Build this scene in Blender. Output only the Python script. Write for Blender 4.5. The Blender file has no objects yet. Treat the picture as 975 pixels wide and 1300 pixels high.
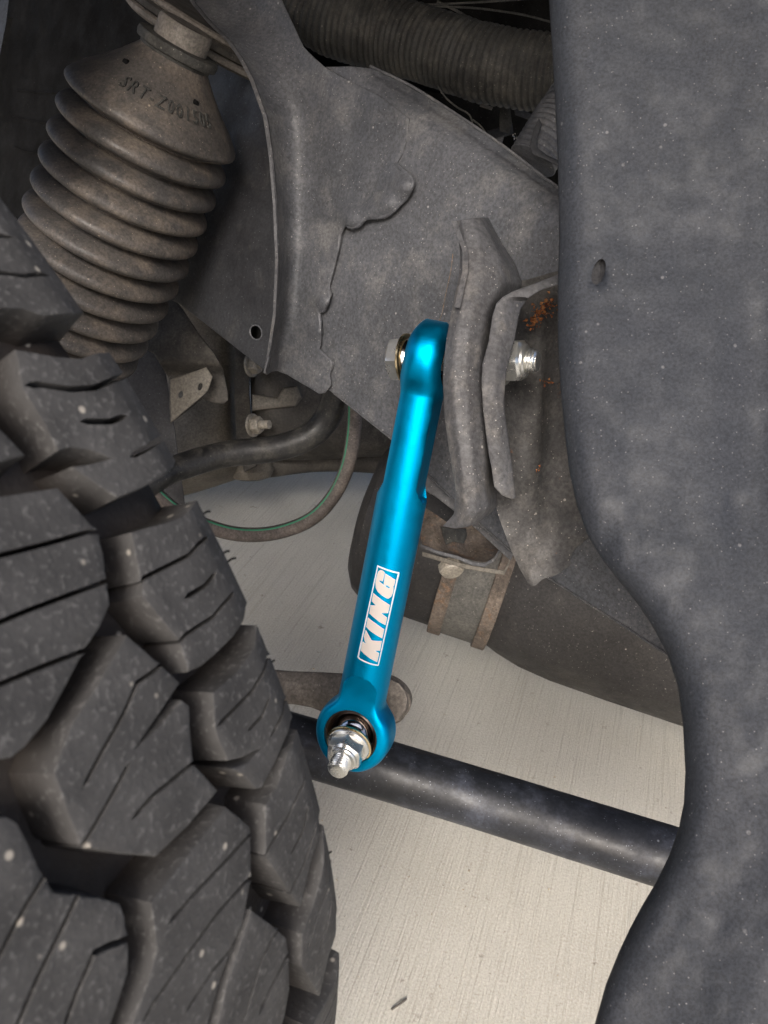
import bpy, bmesh, math, random
from mathutils import Vector, Matrix, noise
from mathutils.geometry import delaunay_2d_cdt
import numpy as np
random.seed(7)
S = bpy.context.scene
COL = S.collection
rad = math.radians

# ------------------------------------------------------------------ camera
FP = 1055.0                      # focal length in photo pixels (975 wide)
H = 0.7888
PITCH, ROLL = rad(32), rad(10)
CF = Vector((0, math.cos(PITCH), -math.sin(PITCH)))
u0 = Vector((0, math.sin(PITCH), math.cos(PITCH))); r0 = Vector((1, 0, 0))
CR = r0*math.cos(ROLL) + u0*math.sin(ROLL)
CU = -r0*math.sin(ROLL) + u0*math.cos(ROLL)
CAM = Vector((0, 0, H))
cd = bpy.data.cameras.new('camera'); cam = bpy.data.objects.new('camera', cd); COL.objects.link(cam)
m = Matrix((CR, CU, -CF)).transposed().to_4x4(); m.translation = CAM
cam.matrix_world = m
cd.sensor_fit = 'HORIZONTAL'; cd.sensor_width = 36; cd.lens = 36*FP/975
cd.clip_start = 0.02; cd.clip_end = 300
cd.dof.use_dof = True; cd.dof.focus_distance = 0.62; cd.dof.aperture_fstop = 30
S.camera = cam
# ------------------------------------------------------------------ light
SUN_EL, SUN_AZ = rad(36), rad(188)       # azimuth of the sun seen from the scene, measured from +y towards +x
w = bpy.data.worlds.new('World'); S.world = w; w.use_nodes = True
nt = w.node_tree; bg = nt.nodes['Background']
sk = nt.nodes.new('ShaderNodeTexSky'); sk.sky_type = 'NISHITA'; sk.sun_disc = False
sk.sun_elevation = SUN_EL; sk.sun_rotation = SUN_AZ; sk.air_density = 0.7; sk.dust_density = 5.0; sk.ozone_density = 1.0
nt.links.new(sk.outputs[0], bg.inputs[0]); bg.inputs[1].default_value = 0.15
sl = bpy.data.lights.new('sun', 'SUN'); sun = bpy.data.objects.new('sun', sl); COL.objects.link(sun)
sl.energy = 1.5; sl.angle = rad(20); sl.color = (1, 0.975, 0.94)
sd = Vector((math.sin(SUN_AZ)*math.cos(SUN_EL), math.cos(SUN_AZ)*math.cos(SUN_EL), math.sin(SUN_EL)))
sun.rotation_euler = sd.to_track_quat('Z', 'Y').to_euler()
S.render.engine = 'CYCLES'
S.view_settings.view_transform = 'Standard'; S.view_settings.look = 'None'
S.view_settings.exposure = 0.98; S.view_settings.gamma = 1

# ------------------------------------------------------------------ helpers
def P(px, py, d):
    return CAM + (CF + CR*((px-487.5)/FP) - CU*((py-650)/FP))*d
def CV(x, y, z):
    return CR*x + CU*y + CF*z        # camera-frame direction -> world
def PX(p):
    q = p-CAM; d = q.dot(CF)
    return 487.5+FP*q.dot(CR)/d, 650-FP*q.dot(CU)/d
def lerp(a, b, t): return a+(b-a)*t
def sstep(a, b, x):
    t = min(1, max(0, (x-a)/(b-a))); return t*t*(3-2*t)
def interp(tab, y):
    if y <= tab[0][0]: return tab[0][1]
    for (a, u), (b, v) in zip(tab, tab[1:]):
        if y <= b: return u+(v-u)*(y-a)/(b-a)
    return tab[-1][1]
def nz(x, y, z=0.): return noise.noise(Vector((x, y, z)))

# ------------------------------------------------------------------ materials
def nodes_of(name):
    m = bpy.data.materials.new(name); m.use_nodes = True
    return m, m.node_tree, m.node_tree.nodes['Principled BSDF']
def rgb(c): return (c[0], c[1], c[2], 1)
def grime(name, base, dark=None, dust=None, dustamt=.35, rough=.55, metal=0., scale=14., specks=.0, speck_col=(.35, .34, .32),
          bump=.25, fine=350., rust=None, rustamt=0., spec=.3, rsc=30., mot=.34):
    m, t, b = nodes_of(name); N = t.nodes; L = t.links
    tc = N.new('ShaderNodeTexCoord')
    def noi(sc, det=6, rgh=.6, off=0.):
        mp = N.new('ShaderNodeMapping'); mp.inputs['Location'].default_value = (off, off*1.7, off*.6); L.new(tc.outputs['Object'], mp.inputs[0])
        n = N.new('ShaderNodeTexNoise'); n.inputs['Scale'].default_value = sc; n.inputs['Detail'].default_value = det; n.inputs['Roughness'].default_value = rgh
        L.new(mp.outputs[0], n.inputs[0]); return n.outputs[0]
    def ramp(src, a, c, lo=0., hi=1.):
        r = N.new('ShaderNodeMapRange'); r.inputs[1].default_value = a; r.inputs[2].default_value = c; r.inputs[3].default_value = lo; r.inputs[4].default_value = hi
        r.interpolation_type = 'SMOOTHSTEP'
        L.new(src, r.inputs[0]); return r.outputs[0]
    def mix(f, a, c):
        x = N.new('ShaderNodeMix'); x.data_type = 'RGBA'; L.new(f, x.inputs[0])
        for s, i in ((a, 6), (c, 7)):
            if isinstance(s, tuple): x.inputs[i].default_value = rgb(s)
            else: L.new(s, x.inputs[i])
        return x.outputs[2]
    dark = dark or tuple(x*.6 for x in base)
    big = noi(scale); c = mix(ramp(big, .35, .65), dark, base)
    fn = noi(fine, 3, .7, 3.)
    if dust:
        dn = noi(scale*2.3, 8, .72, 9.)
        c = mix(ramp(dn, .62-dustamt*.5, .78-dustamt*.3, 0, min(1, .35+dustamt)), c, dust)
    if rust:
        rn = noi(rsc, 8, .75, 17.)
        c = mix(ramp(rn, .72-rustamt, .78-rustamt), c, rust)
    if specks > 0:
        v = N.new('ShaderNodeTexVoronoi'); v.inputs['Scale'].default_value = 170; L.new(tc.outputs['Object'], v.inputs[0])
        vm = ramp(v.outputs['Distance'], .10, .22, 1, 0)
        pick = N.new('ShaderNodeSeparateColor'); L.new(v.outputs['Color'], pick.inputs[0])
        sel = ramp(pick.outputs[0], 1-specks*.35, 1-specks*.35+.02, 0, .7)
        mu = N.new('ShaderNodeMath'); mu.operation = 'MULTIPLY'; L.new(vm, mu.inputs[0]); L.new(sel, mu.inputs[1])
        v2 = N.new('ShaderNodeTexVoronoi'); v2.inputs['Scale'].default_value = 520; L.new(tc.outputs['Object'], v2.inputs[0])
        vm2 = ramp(v2.outputs['Distance'], .12, .26, 1, 0)
        p2 = N.new('ShaderNodeSeparateColor'); L.new(v2.outputs['Color'], p2.inputs[0])
        s2 = ramp(p2.outputs[1], 1-specks*1.3, 1-specks*1.3+.02, 0, .8)
        mu2 = N.new('ShaderNodeMath'); mu2.operation = 'MULTIPLY'; L.new(vm2, mu2.inputs[0]); L.new(s2, mu2.inputs[1])
        c = mix(mu.outputs[0], c, speck_col); c = mix(mu2.outputs[0], c, speck_col)
    # fine mottling
    g = N.new('ShaderNodeMix'); g.data_type = 'RGBA'; g.blend_type = 'MULTIPLY'; g.inputs[0].default_value = 1
    L.new(c, g.inputs[6]); fr = ramp(fn, .25, .75, 1-mot, 1+mot)
    cb = N.new('ShaderNodeCombineColor'); [L.new(fr, cb.inputs[i]) for i in range(3)]; L.new(cb.outputs[0], g.inputs[7])
    L.new(g.outputs[2], b.inputs['Base Color'])
    L.new(ramp(noi(scale*3, 5, .6, 5.), .3, .7, max(.05, rough-.12), min(1, rough+.15)), b.inputs['Roughness'])
    b.inputs['Metallic'].default_value = metal; b.inputs['Specular IOR Level'].default_value = spec
    if bump > 0:
        bp = N.new('ShaderNodeBump'); bp.inputs['Strength'].default_value = bump; bp.inputs['Distance'].default_value = .0015
        ad = N.new('ShaderNodeMath'); ad.operation = 'MULTIPLY_ADD'; ad.inputs[1].default_value = .45
        L.new(fn, ad.inputs[0]); L.new(noi(70, 5, .6, 2.), ad.inputs[2])
        L.new(ad.outputs[0], bp.inputs['Height']); L.new(bp.outputs[0], b.inputs['Normal'])
    return m
def plain(name, c, rough=.5, metal=0., spec=.5):
    m, t, b = nodes_of(name); b.inputs['Base Color'].default_value = rgb(c); b.inputs['Roughness'].default_value = rough
    b.inputs['Metallic'].default_value = metal; b.inputs['Specular IOR Level'].default_value = spec; return m
def metal_mat(name, c, c2, rough, scale=60.):
    m, t, b = nodes_of(name); N = t.nodes; L = t.links
    tc = N.new('ShaderNodeTexCoord'); n = N.new('ShaderNodeTexNoise'); n.inputs['Scale'].default_value = scale; n.inputs['Detail'].default_value = 5
    L.new(tc.outputs['Object'], n.inputs[0])
    x = N.new('ShaderNodeMix'); x.data_type = 'RGBA'; r = N.new('ShaderNodeMapRange'); r.inputs[1].default_value = .38; r.inputs[2].default_value = .62
    L.new(n.outputs[0], r.inputs[0]); L.new(r.outputs[0], x.inputs[0]); x.inputs[6].default_value = rgb(c); x.inputs[7].default_value = rgb(c2)
    L.new(x.outputs[2], b.inputs['Base Color']); b.inputs['Metallic'].default_value = 1
    q = N.new('ShaderNodeMapRange'); q.inputs[3].default_value = rough*.7; q.inputs[4].default_value = rough*1.5; L.new(n.outputs[0], q.inputs[0]); L.new(q.outputs[0], b.inputs['Roughness'])
    bp = N.new('ShaderNodeBump'); bp.inputs['Strength'].default_value = .12; bp.inputs['Distance'].default_value = .0005
    n2 = N.new('ShaderNodeTexNoise'); n2.inputs['Scale'].default_value = 500; L.new(tc.outputs['Object'], n2.inputs[0]); L.new(n2.outputs[0], bp.inputs['Height']); L.new(bp.outputs[0], b.inputs['Normal'])
    return m

M = {}
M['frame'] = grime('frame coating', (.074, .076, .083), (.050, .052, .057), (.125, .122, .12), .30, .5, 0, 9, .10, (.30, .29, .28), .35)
M['frame_dark'] = grime('inner apron shade coating', (.028, .029, .032), (.018, .018, .020), (.055, .053, .05), .2, .55, 0, 9, .05, (.2, .2, .2), .35)  # darker than the frame: the apron's occlusion shade is in the colour
M['bracket'] = grime('weathered bracket coating', (.066, .067, .071), (.042, .042, .045), (.115, .108, .10), .30, .6, 0, 15, .12, (.26, .25, .24), .3)
M['bracket_in'] = grime('bracket inside', (.050, .048, .047), (.034, .033, .032), (.075, .070, .064), .35, .6, 0, 20, .10, (.34, .31, .27), .5, rust=(.15, .065, .03), rustamt=.095, rsc=45)
M['liner'] = grime('splash flap plastic', (.022, .0245, .030), (.0185, .021, .026), (.034, .037, .044), .12, .6, 0, 17, .11, (.09, .09, .095), .2, fine=600, mot=.34, spec=.2)
M['black'] = grime('shade black', (.009, .009, .009), (.004, .004, .004), (.018, .017, .015), .15, .8, 0, 12, .02, (.10, .10, .1), .3, spec=.08)  # near black, with the shade of cavities put into the colour
M['hose'] = grime('dirty convoluted hose', (.042, .042, .039), (.02, .02, .019), (.075, .071, .062), .35, .7, 0, 18, .08, (.28, .27, .22), .5)
M['bellows'] = grime('dusty bellows rubber', (.068, .061, .055), (.045, .042, .040), (.14, .115, .092), .36, .5, 0, 9, .08, (.34, .28, .21), .4)
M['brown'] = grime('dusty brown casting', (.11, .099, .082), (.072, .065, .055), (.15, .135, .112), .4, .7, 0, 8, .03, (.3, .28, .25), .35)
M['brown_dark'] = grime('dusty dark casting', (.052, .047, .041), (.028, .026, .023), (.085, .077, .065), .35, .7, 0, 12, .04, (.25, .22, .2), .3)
M['tank'] = grime('dusty tank steel', (.028, .0265, .026), (.020, .019, .0185), (.042, .039, .035), .28, .55, 0, 7, .08, (.26, .24, .22), .35)
M['strap'] = grime('rusty strap', (.105, .085, .068), (.065, .052, .042), (.14, .113, .09), .4, .75, 0, 30, .12, (.3, .25, .2), .8, rust=(.13, .085, .055), rustamt=.18, rsc=60)
M['strap_mid'] = grime('strap band', (.085, .082, .074), (.062, .06, .055), (.115, .11, .096), .3, .6, 0, 18, .05, (.3, .28, .25), .4)
M['bar'] = grime('black painted bar', (.017, .019, .024), (.009, .010, .012), (.046, .051, .066), .34, .42, 0, 11, .12, (.20, .21, .24), .14, spec=.35)
M['arm'] = grime('dusty lever arm', (.09, .078, .066), (.055, .048, .042), (.16, .14, .12), .35, .6, 0, 25, .06, (.26, .23, .2), .5)
M['rubber_hose'] = grime('dusty rubber hose', (.10, .085, .075), (.07, .06, .055), (.15, .13, .115), .3, .7, 0, 40, .12, (.25, .22, .19), .4)
M['pipe'] = grime('black pipe', (.03, .03, .03), (.014, .014, .014), (.075, .07, .06), .35, .4, 0, 20, .05, (.2, .19, .16), .3)
M['green'] = plain('green stripe', (.02, .16, .085), .6)
M['chrome'] = metal_mat('polished steel', (.62, .62, .62), (.42, .42, .44), .12)
M['zinc'] = metal_mat('zinc plating', (.76, .76, .73), (.56, .56, .53), .26); M['zinc'].node_tree.nodes['Principled BSDF'].inputs['Metallic'].default_value = .92
M['yellowzinc'] = metal_mat('yellow zinc plating', (.74, .60, .34), (.6, .5, .32), .25)
M['race'] = metal_mat('dark bearing race', (.16, .11, .08), (.08, .06, .05), .35)
M['castbolt'] = grime('dusty bolt', (.30, .27, .22), (.2, .18, .15), (.36, .33, .28), .4, .5, .3, 40, 0, bump=.3)
M['rustflake'] = grime('rust flakes', (.30, .10, .03), (.12, .035, .015), (.4, .2, .08), .4, .9, 0, 90, 0, bump=.9)
M['print'] = plain('laser etched lettering', (.50, .45, .41), .6, 0)
M['outline'] = plain('laser etched outline', (.56, .64, .66), .5, 0)
M['seat'] = grime('dusty seat steel', (.16, .145, .125), (.09, .08, .07), (.2, .18, .155), .4, .6, 0, 15, .04, (.3, .28, .26), .3)

# anodised aluminium: satin, with fine turning marks round the rod
def anodised():
    m, t, b = nodes_of('teal anodised aluminium'); N = t.nodes; L = t.links
    at = N.new('ShaderNodeAttribute'); at.attribute_name = 'axial'
    tc = N.new('ShaderNodeTexCoord')
    mp = N.new('ShaderNodeCombineXYZ'); mu = N.new('ShaderNodeMath'); mu.operation = 'MULTIPLY'; mu.inputs[1].default_value = 900.
    L.new(at.outputs['Fac'], mu.inputs[0]); L.new(mu.outputs[0], mp.inputs[0])
    n = N.new('ShaderNodeTexNoise'); n.inputs['Scale'].default_value = 1; n.inputs['Detail'].default_value = 4; L.new(mp.outputs[0], n.inputs[0])
    n2 = N.new('ShaderNodeTexNoise'); n2.inputs['Scale'].default_value = 1300; L.new(tc.outputs['Object'], n2.inputs[0])
    n3 = N.new('ShaderNodeTexNoise'); n3.inputs['Scale'].default_value = 25; n3.inputs['Detail'].default_value = 4; L.new(tc.outputs['Object'], n3.inputs[0])
    ad = N.new('ShaderNodeMath'); ad.operation = 'MULTIPLY_ADD'; ad.inputs[1].default_value = .6; L.new(n2.outputs[0], ad.inputs[0]); L.new(n.outputs[0], ad.inputs[2])
    bp = N.new('ShaderNodeBump'); bp.inputs['Strength'].default_value = .2; bp.inputs['Distance'].default_value = .0004
    L.new(ad.outputs[0], bp.inputs['Height']); L.new(bp.outputs[0], b.inputs['Normal'])
    x = N.new('ShaderNodeMix'); x.data_type = 'RGBA'; L.new(n3.outputs[0], x.inputs[0]); x.inputs[6].default_value = (.0, .235, .45, 1); x.inputs[7].default_value = (.0, .28, .52, 1)
    L.new(x.outputs[2], b.inputs['Base Color']); b.inputs['Metallic'].default_value = 1
    n4 = N.new('ShaderNodeTexNoise'); n4.inputs['Scale'].default_value = 60; n4.inputs['Detail'].default_value = 8; n4.inputs['Roughness'].default_value = .75; L.new(tc.outputs['Object'], n4.inputs[0])
    rr = N.new('ShaderNodeMapRange'); rr.inputs[1].default_value = .35; rr.inputs[2].default_value = .7; rr.inputs[3].default_value = .38; rr.inputs[4].default_value = .56; L.new(n4.outputs[0], rr.inputs[0]); L.new(rr.outputs[0], b.inputs['Roughness'])
    return m
M['blue'] = anodised()

def tread_mat():
    m, t, b = nodes_of('tyre rubber'); N = t.nodes; L = t.links
    tc = N.new('ShaderNodeTexCoord'); at = N.new('ShaderNodeAttribute'); at.attribute_name = 'groove_dirt_shade'
    n = N.new('ShaderNodeTexNoise'); n.inputs['Scale'].default_value = 60; n.inputs['Detail'].default_value = 6; L.new(tc.outputs['Object'], n.inputs[0])
    f = N.new('ShaderNodeTexNoise'); f.inputs['Scale'].default_value = 520; f.inputs['Detail'].default_value = 2; L.new(tc.outputs['Object'], f.inputs[0])
    def mr(s, a, c, lo, hi):
        r = N.new('ShaderNodeMapRange'); r.inputs[1].default_value = a; r.inputs[2].default_value = c; r.inputs[3].default_value = lo; r.inputs[4].default_value = hi; L.new(s, r.inputs[0]); return r.outputs[0]
    def mix(fac, a, c):
        x = N.new('ShaderNodeMix'); x.data_type = 'RGBA'; L.new(fac, x.inputs[0])
        for s, i in ((a, 6), (c, 7)):
            if isinstance(s, tuple): x.inputs[i].default_value = rgb(s)
            else: L.new(s, x.inputs[i])
        return x.outputs[2]
    c = mix(mr(n.outputs[0], .3, .7, 0, 1), (.028, .0275, .0272), (.052, .051, .050))
    c = mix(mr(f.outputs[0], .56, .72, 0, .6), c, (.105, .103, .10))
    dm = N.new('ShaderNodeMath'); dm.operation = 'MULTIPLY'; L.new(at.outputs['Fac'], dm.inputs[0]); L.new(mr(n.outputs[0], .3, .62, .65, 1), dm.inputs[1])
    c = mix(dm.outputs[0], c, (.022, .0175, .0145))  # brown groove dirt, made darker than the rubber to paint in groove shade
    v = N.new('ShaderNodeTexVoronoi'); v.inputs['Scale'].default_value = 190; L.new(tc.outputs['Object'], v.inputs[0])
    pk = N.new('ShaderNodeSeparateColor'); L.new(v.outputs['Color'], pk.inputs[0])
    mu = N.new('ShaderNodeMath'); mu.operation = 'MULTIPLY'; L.new(mr(v.outputs['Distance'], .12, .25, 1, 0), mu.inputs[0]); L.new(mr(pk.outputs[0], .93, .935, 0, .7), mu.inputs[1])
    c = mix(mu.outputs[0], c, (.36, .33, .28))
    L.new(c, b.inputs['Base Color']); b.inputs['Roughness'].default_value = .66; b.inputs['Specular IOR Level'].default_value = .25
    bp = N.new('ShaderNodeBump'); bp.inputs['Strength'].default_value = .36; bp.inputs['Distance'].default_value = .0008
    ad = N.new('ShaderNodeMath'); ad.operation = 'ADD'; L.new(n.outputs[0], ad.inputs[0]); L.new(f.outputs[0], ad.inputs[1]); L.new(ad.outputs[0], bp.inputs['Height']); L.new(bp.outputs[0], b.inputs['Normal'])
    return m
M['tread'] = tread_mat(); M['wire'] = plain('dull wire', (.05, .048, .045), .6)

def concrete():
    m, t, b = nodes_of('broom finished concrete'); N = t.nodes; L = t.links
    tc = N.new('ShaderNodeTexCoord')
    mp = N.new('ShaderNodeMapping'); L.new(tc.outputs['Object'], mp.inputs[0]); mp.inputs['Rotation'].default_value = (0, 0, rad(GROOVE)); 
    def noi(src, sc, det=5, rg=.6, d=None):
        n = N.new('ShaderNodeTexNoise'); n.inputs['Scale'].default_value = sc; n.inputs['Detail'].default_value = det; n.inputs['Roughness'].default_value = rg; L.new(src, n.inputs[0]); return n.outputs[0]
    st = N.new('ShaderNodeMapping'); L.new(mp.outputs[0], st.inputs[0]); st.inputs['Scale'].default_value = (1, .009, 1)
    st2 = N.new('ShaderNodeMapping'); L.new(mp.outputs[0], st2.inputs[0]); st2.inputs['Scale'].default_value = (1, .04, 1)
    g1 = noi(st.outputs[0], 420, 2, .5); g2 = noi(st2.outputs[0], 620, 3, .65)
    big = noi(tc.outputs['Object'], 3.5, 6); mid = noi(tc.outputs['Object'], 60, 6, .7); fine = noi(tc.outputs['Object'], 420, 3, .7)
    def mr(s, a, c, lo, hi):
        r = N.new('ShaderNodeMapRange'); r.inputs[1].default_value = a; r.inputs[2].default_value = c; r.inputs[3].default_value = lo; r.inputs[4].default_value = hi; L.new(s, r.inputs[0]); return r.outputs[0]
    def mix(fac, a, c):
        x = N.new('ShaderNodeMix'); x.data_type = 'RGBA'; L.new(fac, x.inputs[0])
        for s, i in ((a, 6), (c, 7)):
            if isinstance(s, tuple): x.inputs[i].default_value = rgb(s)
            else: L.new(s, x.inputs[i])
        return x.outputs[2]
    c = mix(mr(big, .35, .65, 0, 1), (.415, .394, .336), (.505, .483, .42))
    c = mix(mr(g1, .33, .46, .55, 0), c, (.33, .305, .255))
    c = mix(mr(g2, .56, .72, 0, .5), c, (.53, .50, .44))
    c = mix(mr(fine, .34, .50, .55, 0), c, (.31, .285, .235))
    c = mix(mr(fine, .55, .70, 0, .5), c, (.66, .63, .56))
    c = mix(mr(mid, .30, .38, .8, 0), c, (.20, .17, .14))
    L.new(c, b.inputs['Base Color']); b.inputs['Roughness'].default_value = .85
    ad = N.new('ShaderNodeMath'); ad.operation = 'MULTIPLY_ADD'; ad.inputs[1].default_value = .5; L.new(fine, ad.inputs[0]); L.new(g1, ad.inputs[2])
    a2 = N.new('ShaderNodeMath'); a2.operation = 'ADD'; L.new(ad.outputs[0], a2.inputs[0]); L.new(g2, a2.inputs[1])
    bp = N.new('ShaderNodeBump'); bp.inputs['Strength'].default_value = .7; bp.inputs['Distance'].default_value = .002
    L.new(a2.outputs[0], bp.inputs['Height']); L.new(bp.outputs[0], b.inputs['Normal'])
    return m
GROOVE = 14.
M['concrete'] = concrete()

# ------------------------------------------------------------------ object plumbing
def thing(name, label, cat, loc, group=None):
    o = bpy.data.objects.new(name, None); COL.objects.link(o); o.location = loc; o.empty_display_size = .02
    o['label'] = label; o['category'] = cat
    if group: o['group'] = group
    return o
_ev = {}
def wloc(p):
    v = Vector((0, 0, 0))
    while p is not None: v += p.location; p = p.parent
    return v
def link(name, me, mat, parent=None, smooth=35, world=True, label=None, kind=None, attr=None):
    if world and parent is not None:
        me.transform(Matrix.Translation(-wloc(parent)))
    o = bpy.data.objects.new(name, me); COL.objects.link(o)
    if parent is not None: o.parent = parent
    if mat is not None and not me.materials: me.materials.append(mat)
    for p in me.polygons: p.use_smooth = smooth is not None
    if smooth: me.set_sharp_from_angle(angle=rad(smooth))
    if label: o['label'] = label
    if kind: o['kind'] = kind
    return o
def mesh(name, V, Fc):
    me = bpy.data.meshes.new(name); me.from_pydata([tuple(v) for v in V], [], Fc); me.validate(); me.update(); return me
def fixn(me):
    bm = bmesh.new(); bm.from_mesh(me); bmesh.ops.recalc_face_normals(bm, faces=bm.faces); bm.to_mesh(me); bm.free(); return me
def join(parts):
    V, Fc = [], []
    for v, f in parts:
        k = len(V); V += list(v); Fc += [tuple(i+k for i in q) for q in f]
    return V, Fc
def loft(rings, closed=True, caps=True):
    n = len(rings[0]); V = [v for r in rings for v in r]; Fc = []
    for i in range(len(rings)-1):
        for j in range(n if closed else n-1):
            k = (j+1) % n
            Fc.append((i*n+j, i*n+k, (i+1)*n+k, (i+1)*n+j))
    if caps and closed:
        Fc.append(tuple(range(n-1, -1, -1))); Fc.append(tuple((len(rings)-1)*n+j for j in range(n)))
    return V, Fc
def basis(ax):
    ax = ax.normalized(); u = ax.orthogonal().normalized(); return ax, u, ax.cross(u)
def lathe(c, ax, prof, n=48, rfun=None, u=None, caps=True, ph=0.):
    ax = ax.normalized()
    u = ax.orthogonal().normalized() if u is None else (u-ax*u.dot(ax)).normalized()
    v = ax.cross(u); rings = []
    for (t, r) in prof:
        ring = []
        for j in range(n):
            a = 2*math.pi*j/n+ph; rr = rfun(a, t, r) if rfun else r
            ring.append(c+ax*t+(u*math.cos(a)+v*math.sin(a))*rr)
        rings.append(ring)
    return loft(rings, True, caps)
def tube_along(pts, rf, n=24, sub=8, caps=True, wob=None):
    pts = [Vector(p) for p in pts]; Q = []
    for i in range(len(pts)-1):
        p0 = pts[max(0, i-1)]; p1 = pts[i]; p2 = pts[i+1]; p3 = pts[min(len(pts)-1, i+2)]
        for k in range(sub):
            t = k/sub
            Q.append(.5*((2*p1)+(p2-p0)*t+(2*p0-5*p1+4*p2-p3)*t*t+(-p0+3*p1-3*p2+p3)*t*t*t))
    Q.append(pts[-1]); s = 0; rings = []; nrm = None
    for i, q in enumerate(Q):
        tg = (Q[min(i+1, len(Q)-1)]-Q[max(i-1, 0)]).normalized()
        nrm = tg.orthogonal().normalized() if nrm is None else (nrm-tg*nrm.dot(tg)).normalized()
        b = tg.cross(nrm)
        if i: s += (q-Q[i-1]).length
        r = rf(s) if callable(rf) else rf
        rings.append([q+(nrm*math.cos(2*math.pi*j/n)+b*math.sin(2*math.pi*j/n))*(r*(1+(wob(s, 2*math.pi*j/n) if wob else 0))) for j in range(n)])
    return loft(rings, True, caps)
def hexnut(c, ax, af, h, u=None, top=.8, bot=None, n=72):
    # af = half the distance across flats
    ap = math.pi/6
    def hexr(a):
        k = (a % (math.pi/3))-ap; return af/math.cos(k)
    def chf(lim):
        return lambda a, t, r: min(hexr(a), r)
    R = af/math.cos(ap)
    prof = []
    if bot: prof += [(0, R*bot)]
    prof += [(0 if not bot else h*.12, R*1.01), (h*.62, R*1.01), (h*.86, R*.95), (h, R*top)]
    return lathe(c, ax, prof, n, chf(0), u)
def thread(c, ax, r, l, pitch=.0021, n=40, dep=.0014):
    prof = []; k = int(l/pitch*6)
    for i in range(k+1): prof.append((l*i/k, r))
    e = l
    def rf(a, t, rr):
        x = (t/pitch+a/(2*math.pi)) % 1
        d = dep*abs(2*x-1)
        ed = sstep(e, e-.0025, t)
        return (rr-d)*(.86+.14*ed)
    prof.append((l+.0002, r*.8))
    return lathe(c, ax, prof, n, rf)

def inside(poly, pts):
    poly = np.asarray(poly); x, y = pts[:, 0], pts[:, 1]; r = np.zeros(len(pts), bool)
    x0, y0 = poly[:, 0], poly[:, 1]; x1, y1 = np.roll(x0, -1), np.roll(y0, -1)
    for a, b, c, d in zip(x0, y0, x1, y1):
        if b == d: continue
        k = ((b > y) != (d > y)) & (x < (c-a)*(y-b)/(d-b)+a); r ^= k
    return r
def edist(poly, pts):
    poly = np.asarray(poly); best = np.full(len(pts), 1e9)
    for a, b in zip(poly, np.roll(poly, -1, 0)):
        ab = b-a; L2 = ab@ab+1e-12
        t = np.clip(((pts-a)@ab)/L2, 0, 1); d = np.hypot(*(pts-(a+t[:, None]*ab)).T); best = np.minimum(best, d)
    return best
def area(p):
    p = np.asarray(p); return .5*np.sum(p[:, 0]*np.roll(p[:, 1], -1)-np.roll(p[:, 0], -1)*p[:, 1])
def resample(poly, step, jit=0.):
    out = []
    for a, b in zip(poly, list(poly[1:])+[poly[0]]):
        a = np.array(a, float); b = np.array(b, float); L = np.hypot(*(b-a)); k = max(1, int(round(L/step)))
        for i in range(k): out.append(a+(b-a)*i/k)
    return np.array(out)
def offset(poly, amt):
    p = np.asarray(poly, float); amt = np.broadcast_to(amt, len(p))
    e = np.roll(p, -1, 0)-p; L = np.hypot(e[:, 0], e[:, 1])+1e-12; n = np.stack([-e[:, 1], e[:, 0]], 1)/L[:, None]   # inward for CCW
    n0 = np.roll(n, 1, 0); b = n+n0; bl = np.hypot(b[:, 0], b[:, 1])+1e-9; b = b/bl[:, None]
    c = np.clip((b*n).sum(1), .55, 1)
    return p+b*(amt/c)[:, None]
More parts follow.
